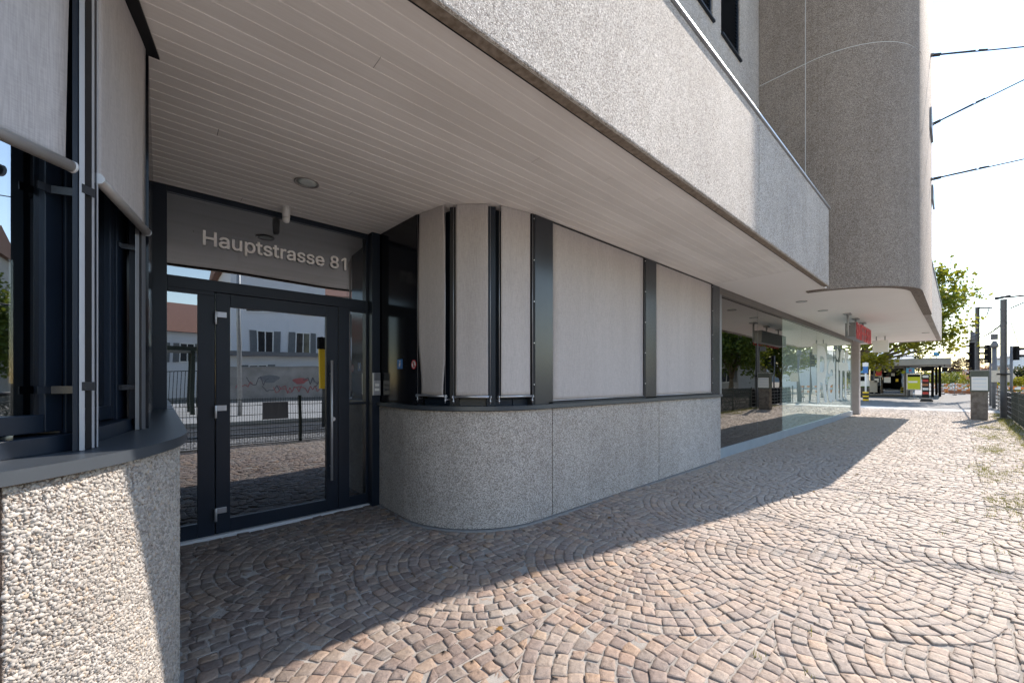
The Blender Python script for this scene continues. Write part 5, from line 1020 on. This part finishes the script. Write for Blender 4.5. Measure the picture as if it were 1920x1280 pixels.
# red and white works barriers: one built, the rest copied
def barrier():
    t = thing('works_barrier', 'barrier', 'barrier', (0, 0, 0), 'works barriers on the building site')
    for z in (0.85, 0.42):
        for i in range(6):
            MB().box(-0.9 + i * 0.3, -0.6 + i * 0.3 - 0.001, -0.015, 0.015, z, z + 0.15).build('plank_section', M['orange' if i % 2 == 0 else 'white'], t)
    for x in (-0.75, 0.75):
        q = MB(); q.tube([(x, 0.03, 0.08), (x, 0.03, 1.05)], 0.022, 6); q.build('leg', M['galv'], t); MB().box(x - 0.10, x + 0.10, -0.32, 0.32, 0, 0.08).build('foot', M['rubber'], t)
    return t
bar0 = barrier()
spots = [(1760, 50, 0.1, 'first, just right of the kiosk posts'), (1775, 46, 0.3, 'behind the low sign foot'), (1790, 52, -0.4, 'before the green hedge'), (1803, 44, 0.2, 'just left of the information pillar'),
         (1812, 38, 0.9, 'turned edgewise beside the information pillar'), (1862, 28, 0.1, 'between the pillar and the thick mast'), (1900, 30, -0.2, 'seen over the black boards'), (1915, 26, 0.15, 'at the right edge of the view'),
         (1785, 40, 1.2, 'set along the asphalt edge'), (1745, 60, 0.0, 'farthest, seen under the kiosk roof'), (1798, 60, 0.0, 'farthest, below the purple tree'), (1880, 34, 0.0, 'right behind the thick mast')]
for i, (x, t, rz, lab) in enumerate(spots):
    p = px(x, 713, t); o = bar0 if i == 0 else copy_tree(bar0)
    place(o, (p[0], p[1], -0.05 if p[1] < -1.4 else 0.0), PI / 2 - 0.75 + rz, 'orange and white works barrier ' + lab)
for x, t, lab in ((1636, 40, 'orange traffic cone left of the kiosk windows'), (1775, 44, 'orange traffic cone near the asphalt edge'), (1735, 52, 'orange traffic cone under the kiosk roof')):
    p = px(x, 713, t); q = thing('traffic_cone', lab, 'cone', (p[0], p[1], 0), 'traffic cones')
    MB().lathe((p[0], p[1]), [(0.17, 0.03), (0.10, 0.4)], 14).build('cone_bottom', M['orange'], q); MB().lathe((p[0], p[1]), [(0.10, 0.4), (0.065, 0.6)], 14).build('stripe', M['white'], q); MB().lathe((p[0], p[1]), [(0.065, 0.6), (0.03, 0.8)], 14).build('cone_top', M['orange'], q); MB().box(p[0] - 0.22, p[0] + 0.22, p[1] - 0.22, p[1] + 0.22, 0, 0.03).build('foot', M['rubber'], q)
for x, t, m, l, lab in ((1790, 47, 'rust', 2.6, 'stack of rust-brown planks on the building site'), (1806, 41, 'rust', 2.0, 'shorter stack of brown planks nearer the information pillar')):
    p = px(x, 713, t); q = MB()
    for i in range(5): q.box(p[0] - 0.3 + 0.03 * i, p[0] + 0.3, p[1] - l / 2 + 0.1 * i, p[1] + l / 2, 0.02 + i * 0.09, 0.09 + i * 0.09)
    top(q, 'plank_stack', M[m], lab, 'planks', group='plank stacks')

# ================================================================== GREENERY
def leafmesh(name, centers, size, material, parent, flat=0.5, lobes=True):
    n = len(centers); s = size * rng.uniform(0.6, 1.25, n)
    nrm = rng.normal(0, 1, (n, 3)); nrm[:, 2] += flat; nrm /= np.linalg.norm(nrm, axis=1, keepdims=True)
    a = np.cross(nrm, rng.normal(0, 1, (n, 3))); a /= np.linalg.norm(a, axis=1, keepdims=True); b = np.cross(nrm, a)
    if lobes: prof = [(0, -0.5), (0.42, -0.28), (0.22, 0.02), (0.5, 0.22), (0.12, 0.2), (0, 0.55), (-0.12, 0.2), (-0.5, 0.22), (-0.22, 0.02), (-0.42, -0.28)]
    else: prof = [(0, -0.5), (0.3, 0.0), (0, 0.5), (-0.3, 0.0)]
    k = len(prof); V = np.zeros((n, k, 3))
    for i, (u, v) in enumerate(prof): V[:, i] = centers + a * (u * s)[:, None] + b * (v * s)[:, None] + nrm * (-(abs(u)) * 0.3 * s)[:, None]
    base = np.arange(n)[:, None] * k
    if lobes: tri = np.array([[0, 1, 2], [0, 2, 8], [0, 8, 9], [2, 3, 4], [2, 4, 6], [2, 6, 8], [8, 6, 7], [4, 5, 6]])
    else: tri = np.array([[0, 1, 2], [0, 2, 3]])
    F = (base[:, :, None] + tri[None]).reshape(-1, 3) if False else (np.arange(n)[:, None, None] * k + tri[None]).reshape(-1, 3)
    V = V.reshape(-1, 3) - np.array(WL.get(parent, Vector((0, 0, 0))))
    return npmesh(name, V, F, material, parent)
def clumps(cen, rad, ncl, per, cr, shell=0.55, seed=1, keep=None):
    r = np.random.default_rng(seed); out = []
    for _ in range(ncl):
        d = r.normal(0, 1, 3); d /= np.linalg.norm(d); q = (shell + (1 - shell) * r.random()) ** 0.6 * (0.86 + 0.22 * math.sin(d[0] * 5 + d[2] * 7 + seed))
        c = np.array(cen) + d * np.array(rad) * q
        if keep and not keep(c): continue
        rr = cr * r.uniform(0.5, 1.2); out.append(c + r.normal(0, 1, (int(per * r.uniform(0.5, 1.3)), 3)) * rr * np.array([0.5, 0.5, 0.33]))
    return np.vstack(out)
def tree(name, lab, x, y, h, cz, rad, lm, ls, ncl, per, cr, trunk=0.22, seed=1, limbs=9, group=None, flat=0.5, keep=None, lobes=True, shell=0.45, cx=None):
    t = thing(name, lab, 'tree', (x, y, 0), group); r = random.Random(seed); C_ = cx or (x, y)
    q = MB(); zt = max(1.2, (cz - rad[2]) * 0.9); q.tube([(x, y, -0.1), (x + 0.05, y, zt * 0.5), (x + (C_[0] - x) * 0.1, y + (C_[1] - y) * 0.1, zt)], [trunk * 1.3, trunk, trunk * 0.8], 10)
    for i in range(limbs):
        a = 2 * PI * i / limbs + r.uniform(-0.3, 0.3); el = r.uniform(-0.1, 1.0); R_ = r.uniform(0.6, 0.9)
        e = (C_[0] + rad[0] * R_ * math.cos(a) * math.cos(el), C_[1] + rad[1] * R_ * math.sin(a) * math.cos(el), cz + rad[2] * R_ * math.sin(el))
        s0 = Vector((x + (C_[0] - x) * 0.1, y + (C_[1] - y) * 0.1, zt * r.uniform(0.75, 1.0))); md = s0.lerp(Vector(e), 0.5) + Vector((r.uniform(-.3, .3), r.uniform(-.3, .3), r.uniform(-0.1, 0.5)))
        q.tube([s0, s0.lerp(md, 0.5) + Vector((0, 0, 0.12)), md, e], [trunk * 0.5, trunk * 0.38, trunk * 0.25, trunk * 0.06], 7)
    q.build('trunk', M['bark'], t)
    leafmesh('crown', clumps((C_[0], C_[1], cz), rad, ncl, per, cr, shell, seed, keep), ls, M[lm], t, flat, lobes)
    return t
# big plane tree behind the building corner
cpl = px(1640, 560, 30)
pt = tree('plane_tree', 'large yellow-green plane tree spreading behind the end of the building', 39.2, 6.0, 12, 6.9, (4.7, 4.7, 3.5), 'leaf', 0.24, 620, 66, 0.80, 0.34, 5, 12, cx=(cpl[0], cpl[1]), shell=0.3)
q = MB(); rb = random.Random(4)
for pts, r0 in (([(1600, 700, 30), (1625, 683, 29.5), (1660, 668, 29), (1700, 655, 28.5), (1740, 642, 28)], 0.20), ([(1605, 690, 30), (1650, 670, 29.5), (1685, 648, 29), (1720, 630, 28.6)], 0.15),
                ([(1625, 683, 29.5), (1680, 668, 28.6), (1735, 655, 28), (1775, 640, 27.6)], 0.09), ([(1660, 668, 29), (1700, 668, 28), (1745, 668, 27.4), (1790, 655, 27)], 0.05)):
    q.tube([px(*p) for p in pts], [r0 * (1 - 0.2 * i) for i in range(len(pts))], 8)
q.build('limbs', M['bark'], pt)
low = [px(1630 + 14 * math.cos(a * 2.4) + a, 676 + 14 * math.sin(a * 3.1), 28.5 + 0.3 * math.sin(a)) for a in range(14)] + [px(x, y, 27.5) for x, y in ((1650, 640), (1625, 645), (1765, 642), (1785, 650), (1800, 652), (1750, 648), (1740, 655), (1725, 645), (1705, 652), (1815, 560), (1810, 600), (1805, 625), (1770, 520), (1760, 505))]
lc = np.vstack([np.array(p) + rng.normal(0, 1, (42, 3)) * np.array([0.42, 0.42, 0.25]) for p in low]); leafmesh('lower_leaves', lc, 0.25, M['leafy'], pt, 0.5)
# shrubs, hedge and trees past the crossing
def bush(name, lab, X, t, ztop, zb, w_, lm, ls, n=60, per=40, seed=1, cat='shrub', group=None):
    p = px(X, 713, t); th_ = thing(name, lab, cat, (p[0], p[1], -0.05), group)
    MB().tube([(p[0], p[1], -0.06), (p[0], p[1], (ztop + zb) / 2)], [0.08, 0.03], 6).build('stem', M['bark'], th_)
    leafmesh('foliage', clumps((p[0], p[1], (ztop + zb) / 2), (w_, w_, (ztop - zb) / 2), n, per, 0.45, 0.3, seed), ls, M[lm], th_, 0.4, False); return th_
bush('purple_tree', 'dark purple-leaved small tree left of the signals', 1808, 70, 6.2, 1.2, 2.6, 'leafp', 0.22, 110, 50, 2, 'tree')
bush('green_shrub', 'dark green shrub below the purple tree', 1800, 62, 3.0, 0.0, 1.6, 'leafg', 0.2, 60, 40, 3)
bush('green_shrub', 'round yellow-green shrub left of the information pillar', 1816, 56, 2.6, 0.2, 1.0, 'leafy', 0.16, 50, 40, 4)
bush('green_shrub', 'broad pale green shrub seen past the kiosk posts', 1768, 75, 3.6, 0.0, 3.4, 'leafy', 0.22, 80, 40, 5)
bush('green_shrub', 'mid green shrub right of the kiosk roof', 1783, 66, 2.8, 0.0, 2.0, 'leafg', 0.2, 60, 40, 6)
bush('flowering_shrub', 'pink flowering shrub rising above the information pillar', 1842, 48, 3.6, 1.0, 1.5, 'leafr', 0.16, 60, 40, 7)
bush('flowering_shrub', 'pink flowering shrub right of the thick mast', 1895, 44, 3.0, 0.6, 1.6, 'leafr', 0.16, 50, 40, 8)
bush('green_shrub', 'green shrub behind the flared cap post', 1868, 46, 3.0, 0.2, 1.6, 'leafg', 0.18, 60, 40, 9)
bush('green_shrub', 'dark green shrub below the white house', 1912, 42, 3.2, 0.2, 1.5, 'leafd', 0.2, 70, 50, 10)
bush('green_shrub', 'low yellow-green shrub under the direction sign', 1902, 36, 1.9, 0.2, 1.0, 'leafy', 0.15, 50, 40, 11)
p = px(1700, 713, 75)
tree('dark_conifer', 'dark conifer rising behind the kiosk roof', p[0], p[1], 9, 4.6, (3.2, 3.2, 4.4), 'leafd', 0.3, 130, 45, 0.9, 0.2, 12, 8, flat=0.2, lobes=False)
p = px(1740, 713, 95); bush('green_shrub', 'far green hedge seen under the kiosk roof', 1742, 90, 4.0, 0.0, 6.0, 'leafg', 0.35, 90, 40, 13)
# trees mirrored in the shop front, to the right of the view
for i, (x, y, s, lab) in enumerate(((47.5, -11.0, 0.95, 'green street tree nearest the crossing, beyond the tracks'), (53, -13.5, 1.15, 'second green street tree beyond the tracks'), (62, -14, 1.2, 'farthest green street tree beyond the tracks'), (60, -9.5, 0.9, 'small green tree standing apart beyond the tracks'))):
    tree('street_tree', lab, x, y, 9 * s, 5.8 * s, (4.0 * s, 4.0 * s, 4.0 * s), 'leafg', 0.30, 190, 44, 0.95, 0.2, 20 + i, 8, group='street trees beyond the tracks')
# weeds, grass and fallen leaves
def tufts():
    cs = []
    for _ in range(1500):
        x = 4 + 22 * random.random() ** 0.8; y = -1.25 + abs(random.gauss(0, 0.34)); cs.append((x, y))
    for X, Y in ((9.5, -0.35), (7.2, -0.45), (12.5, -0.45), (15.5, -0.5), (18.5, -0.6)):
        for _ in range(130): cs.append((X + random.gauss(0, 0.5), Y + random.gauss(0, 0.13)))
    for _ in range(60): cs.append((random.uniform(0.5, 14), random.uniform(-1.1, 1.0)))
    V = []; F = []; nv = 0
    for x, y in cs:
        if y > 1.3: continue
        for _ in range(random.randint(4, 11)):
            a = random.uniform(0, 2 * PI); l = random.uniform(0.012, 0.045) * (1.0 + 1.2 * (y < -0.9)); ln = random.uniform(0.2, 1.0); w_ = 0.0022
            bx, by = x + random.gauss(0, 0.02), y + random.gauss(0, 0.02); dx, dy = math.cos(a), math.sin(a)
            V += [(bx - dy * w_, by + dx * w_, -0.005), (bx + dy * w_, by - dx * w_, -0.005), (bx + dx * l * ln, by + dy * l * ln, l)]; F.append((nv, nv + 1, nv + 2)); nv += 3
    o = npmesh('grass', np.array(V), np.array(F), M['grass']); tag(o, 'dry grass and weeds growing in the joints of the paving along the fence', 'grass', kind='stuff')
tufts()
lc = np.array([(random.uniform(0.5, 27), random.uniform(-1.2, 2.6), 0.008) for _ in range(130)] + [(random.gauss(24.5, 1.6), random.gauss(1.2, 1.0), 0.010) for _ in range(150)])
o = leafmesh('fallen_leaves', lc, 0.045, M['dryleaf'], None, 6.0); tag(o, 'brown fallen leaves scattered over the paving near the crossing', 'leaves', kind='stuff')
# hills on the horizon
V = []; F = []
n = 60
for i in range(n + 1):
    a = -0.9 + 1.8 * i / n; r = 900; x, y = r * math.cos(a), r * math.sin(a); hh = 26 + 14 * math.sin(i * 0.35) + 6 * math.sin(i * 1.1)
    V += [(x, y, -5), (x * 1.05, y * 1.05, hh), (x * 1.3, y * 1.3, hh * 0.9)]
for i in range(n): 
    b = i * 3; F += [(b, b + 3, b + 4, b + 1), (b + 1, b + 4, b + 5, b + 2)]
o = npmesh('hills', np.array(V, float), np.array(F), M['hill'], smooth=True); o['kind'] = 'structure'

# ================================================================== HOUSES
def house(name, lab, P0, ang, w_, d_, h, wins, wallm='render_white', roof='gable', rh=2.2, roofm='rooftile', eave=0.4):
    """front from local (0,0) to (w,0); wins on the front (x0, x1, z0, z1); ang turns it about P0"""
    t = thing(name, lab, 'house', (P0[0], P0[1], 0)); c, s = math.cos(ang), math.sin(ang)
    T = lambda x, y, z: (P0[0] + x * c - y * s, P0[1] + x * s + y * c, z)
    def bx(mb, x0, x1, y0, y1, z0, z1):
        i = mb.add([T(x, y, z) for z in (z0, z1) for x, y in ((x0, y0), (x1, y0), (x1, y1), (x0, y1))])
        for f in ((3, 2, 1, 0), (4, 5, 6, 7), (0, 1, 5, 4), (1, 2, 6, 5), (2, 3, 7, 6), (3, 0, 4, 7)): mb.face([i + k for k in f])
        return mb
    bx(MB(), 0, w_, 0, d_, -0.1, h).build('wall', M[wallm], t)
    if roof == 'gable':
        q = MB(); e = eave; i = q.add([T(-e, -e, h - 0.1), T(w_ + e, -e, h - 0.1), T(w_ + e, d_ + e, h - 0.1), T(-e, d_ + e, h - 0.1), T(-e, d_ / 2, h + rh), T(w_ + e, d_ / 2, h + rh)])
        for f in ((0, 1, 5, 4), (2, 3, 4, 5), (0, 4, 3), (1, 2, 5), (3, 2, 1, 0)): q.face([i + k for k in f])
        q.build('roof', M[roofm], t); bx(MB(), w_ * 0.3, w_ * 0.3 + 0.6, d_ * 0.45, d_ * 0.45 + 0.6, h + rh * 0.6, h + rh + 0.7).build('chimney', M['render_grey'], t)
    else: bx(MB(), -eave, w_ + eave, -eave, d_ + eave, h + 0.001, h + 0.28).build('roof', M['alud'], t)
    for (a, b, z0, z1) in wins:
        f = MB(); bx(f, a - 0.07, a, -0.05, 0.02, z0 - 0.07, z1 + 0.07); bx(f, b, b + 0.07, -0.05, 0.02, z0 - 0.07, z1 + 0.07); bx(f, a, b, -0.07, 0.02, z0 - 0.09, z0); bx(f, a, b, -0.05, 0.02, z1, z1 + 0.07); bx(f, (a + b) / 2 - 0.03, (a + b) / 2 + 0.03, -0.04, 0.02, z0, z1)
        f = f.build('window', M['white'], t); bx(MB(), a, b, -0.02, -0.004, z0, z1).build('pane', M['winglass'], f)
        if b - a < 1.4: s_ = MB(); bx(s_, a - 0.5, a - 0.09, -0.06, -0.005, z0 - 0.05, z1 + 0.05); bx(s_, b + 0.09, b + 0.5, -0.06, -0.005, z0 - 0.05, z1 + 0.05); s_.build('shutter', M['shutter'], f)
    return t
# facing the entrance across the tracks (seen mirrored in the door); fronts look towards +y
house('white_house', 'tall plain white house across the tracks, facing the entrance door', (9.8, -23.8), PI, 6.0, 9, 9.6, [(1.2, 2.1, 3.4, 4.9), (3.6, 4.5, 3.4, 4.9), (0.8, 2.6, 6.3, 7.6), (3.4, 5.2, 6.3, 7.6), (1.4, 2.3, 0.8, 2.0)], rh=2.0)
house('white_house', 'second white house with a set-back front beside the tall one across the tracks', (19.8, -25.0), PI, 9.6, 9, 8.4, [(1, 2.4, 4.8, 6.6), (3.4, 4.8, 4.8, 6.6), (7.0, 8.6, 5.0, 6.8), (1.5, 2.4, 1.0, 2.4), (5.2, 6.1, 1.0, 2.4)], rh=2.0)
house('roofed_house', 'low white house with a brown tiled roof across the tracks', (3.1, -33.0), PI, 13, 9, 5.4, [(0.8, 1.7, 2.9, 4.3), (2.9, 3.8, 2.9, 4.3), (6, 7, 2.9, 4.3), (9, 10, 2.9, 4.3)], rh=3.0)
house('annex', 'flat-roofed pale annex in front of the tall white house', (8.4, -20.2), PI, 6.0, 3.4, 2.9, [(0.8, 2.0, 1.3, 2.2), (3.2, 4.1, 1.1, 2.3)], roof='flat', rh=0)
house('grey_block', 'grey rendered apartment block beyond the tracks, mirrored in the shop front', (50, -11.2), -PI / 2, 14, 10, 13, [(a, a + 1.3, z, z + 1.6) for a in (0.6, 3.4, 6.2, 9.0, 11.8) for z in (1.2, 4.2, 7.2, 10.0)], wallm='render_grey', rh=2.5)
p0, p1 = px(1862, 713, 70), px(1960, 713, 52)
a_ = math.atan2(p1[1] - p0[1], p1[0] - p0[0])
house('white_house', 'white gabled house behind the thick mast', (p0[0], p0[1]), a_, math.dist(p0[:2], p1[:2]), 9, 5.2, [(3, 4, 2.6, 3.9), (8, 9, 2.6, 3.9)], rh=2.0, roofm='render_grey')
p0 = px(1642, 713, 78); house('white_house', 'white gable roof showing above the kiosk roof', (p0[0], p0[1] - 5), PI / 2, 9, 8, 4.6, [], rh=2.6, roofm='white')
# graffiti wall
gw = thing('graffiti_wall', 'old grey concrete wall sprayed with graffiti across the tracks', 'wall', (5, -19.2, 0))
MB().box(1.9, 22, -19.3, -19.1, 0.0, 2.15).build('wall', M['wallgrey'], gw); MB().box(1.9, 22, -19.34, -19.06, 2.151, 2.22).build('coping', M['mortar'], gw)
rg = random.Random(9)
for k in range(17):
    x0 = 3.4 + k * 0.62 + rg.uniform(-0.2, 0.2); z0 = rg.uniform(0.8, 1.6); q = MB(); pts = []
    for i in range(rg.randint(7, 12)): pts.append((x0 + i * 0.13, -19.085, max(0.25, min(2.0, z0 + rg.uniform(-0.26, 0.26)))))
    for a, b in zip(pts[:-1], pts[1:]):
        d = Vector((b[0] - a[0], b[2] - a[2])); d.normalize(); w_ = 0.022; q.quad((a[0] - d.y * w_, -19.09 + 0.001 * k, a[2] + d.x * w_), (a[0] + d.y * w_, -19.09 + 0.001 * k, a[2] - d.x * w_), (b[0] + d.y * w_, -19.09 + 0.001 * k, b[2] - d.x * w_), (b[0] - d.y * w_, -19.09 + 0.001 * k, b[2] + d.x * w_))
    q.build('graffiti', M[rg.choice(['ggrey', 'ggrey', 'gred', 'pave', 'ggrey', 'gred'])], gw)
for x, z, s, m in ((8.6, 0.9, 0.6, 'yellow'), (6.9, 1.35, 0.4, 'gred'), (5.2, 1.5, 0.5, 'shutter')): MB().poly([(x + s * math.cos(t) * (1 + 0.25 * math.sin(3 * t)), -19.095, z + 0.45 * s * math.sin(t)) for t in np.linspace(0, 2 * PI, 18, endpoint=False)]).build('graffiti', M[m], gw)
# railings, lamp, crossing box on the far side
ls = thing('street_lamp', 'slim grey street lamp across the tracks', 'street lamp', (2.25, -8.6, 0.12)); MB().tube([(2.25, -8.6, 0.12), (2.25, -8.6, 7.5)], [0.08, 0.05], 10).build('pole', M['galv'], ls); MB().tube([(2.25, -8.6, 7.5), (2.3, -7.8, 7.6)], 0.04, 8).build('arm', M['galv'], ls); MB().box(2.2, 2.4, -7.9, -7.3, 7.55, 7.65).build('lamp_head', M['alud'], ls)
yb_ = thing('crossing_post', 'yellow post with a black box across the tracks', 'post', (3.85, -4.2, 0)); MB().tube([(3.85, -4.2, 0), (3.85, -4.2, 2.75)], 0.05, 8).build('pole', M['polesteel'], yb_); MB().box(3.72, 3.98, -4.18, -4.05, 1.15, 2.35).build('yellow_panel', M['yellow'], yb_); MB().box(3.70, 4.0, -4.25, -4.02, 2.36, 2.72).build('black_box', M['screen'], yb_)
sh = thing('tram_shelter', 'small flat-roofed dark green shelter across the tracks', 'shelter', (0.2, -10.5, 0.12))
MB().box(-3.5, 1.25, -11.6, -9.6, 2.45, 2.6).build('roof', M['fencem'], sh)
for x, y in ((-3.3, -11.4), (1.0, -11.4), (-3.3, -9.8), (1.0, -9.8)): MB().box(x - 0.06, x + 0.06, y - 0.06, y + 0.06, 0.12, 2.449).build('post', M['fencem'], sh)
rl = thing('railing', 'dark upright-bar railing across the tracks', 'railing', (-1.5, -15, 0.12))
q = MB(); x = -6.0
while x < 1.8: q.box(x, x + 0.025, -15.01, -14.99, 0.13, 1.8); x += 0.14
q.build('bars', M['fencem'], rl); MB().box(-6, 1.8, -15.02, -14.98, 1.801, 1.84).build('rail', M['fencem'], rl); MB().box(-6, 1.8, -15.02, -14.98, 0.3, 0.33).build('rail', M['fencem'], rl)
for y, lab in ((-3.55, 'steel rail of the track nearest the fence'), (-4.99, 'steel rail of the track farther from the fence')):
    q = MB(); q.box(-30, 40, y - 0.035, y + 0.035, -0.011, 0.02); top(q, 'track_rail', M['galv'], lab, 'rail', loc=(0, y, -0.011), group='tram rails')
# bicycles leaning along the far side of the fence
def bicycle(lab):
    t = thing('bicycle', lab, 'bicycle', (0, 0, 0), 'bicycles parked behind the fence')
    for x in (-0.53, 0.53):
        w_ = MB(); k = 24; w_.tube([(x + 0.33 * math.cos(a), 0, 0.34 + 0.33 * math.sin(a)) for a in np.linspace(0, 2 * PI, k + 1)], 0.019, 6, cap=False); w_ = w_.build('wheel', M['rubber'], t)
        s_ = MB(); [s_.tube([(x, 0, 0.34), (x + 0.31 * math.cos(a), 0, 0.34 + 0.31 * math.sin(a))], 0.0025, 4) for a in np.linspace(0, 2 * PI, 14, endpoint=False)]; s_.build('spokes', M['steel'], w_)
    f = MB(); A, Bq, C_, D, E_ = (-0.53, 0, 0.34), (-0.10, 0, 0.30), (-0.22, 0, 0.82), (0.36, 0, 0.86), (0.53, 0, 0.34)
    for a, b in ((A, Bq), (A, C_), (Bq, C_), (C_, D), (Bq, D), (D, E_)): f.tube([a, b], 0.016, 8)
    f.tube([C_, (-0.26, 0, 0.95)], 0.014, 8); f.tube([D, (0.33, 0, 1.0)], 0.014, 8); f.build('frame', M['polesteel'], t)
    MB().tube([(-0.38, 0, 0.96), (-0.26, 0, 0.97), (-0.12, 0, 0.95)], [0.07, 0.06, 0.025], 8).build('saddle', M['rubber'], t)
    MB().tube([(0.22, -0.28, 1.02), (0.33, -0.2, 1.03), (0.34, 0, 1.01), (0.33, 0.2, 1.03), (0.22, 0.28, 1.02)], 0.013, 8).build('handlebar', M['rubber'], t)
    q = MB(); q.tube([(-0.10, -0.06, 0.30), (0.02, -0.06, 0.16), (0.06, -0.13, 0.16)], 0.01, 6); q.tube([(-0.10, 0.06, 0.30), (-0.22, 0.06, 0.44), (-0.2, 0.13, 0.44)], 0.01, 6); q.build('pedals', M['steel'], t)
    return t
bk = bicycle('bicycle'); nm = ['nearest', 'second', 'third', 'fourth', 'farthest']
for i in range(5):
    o = bk if i == 0 else copy_tree(bk); place(o, (19.3 + i * 0.62, -2.2 - 0.05 * (i % 2), -0.03), 1.35 + 0.08 * (i % 3), nm[i] + ' of the five bicycles parked beyond the fence')
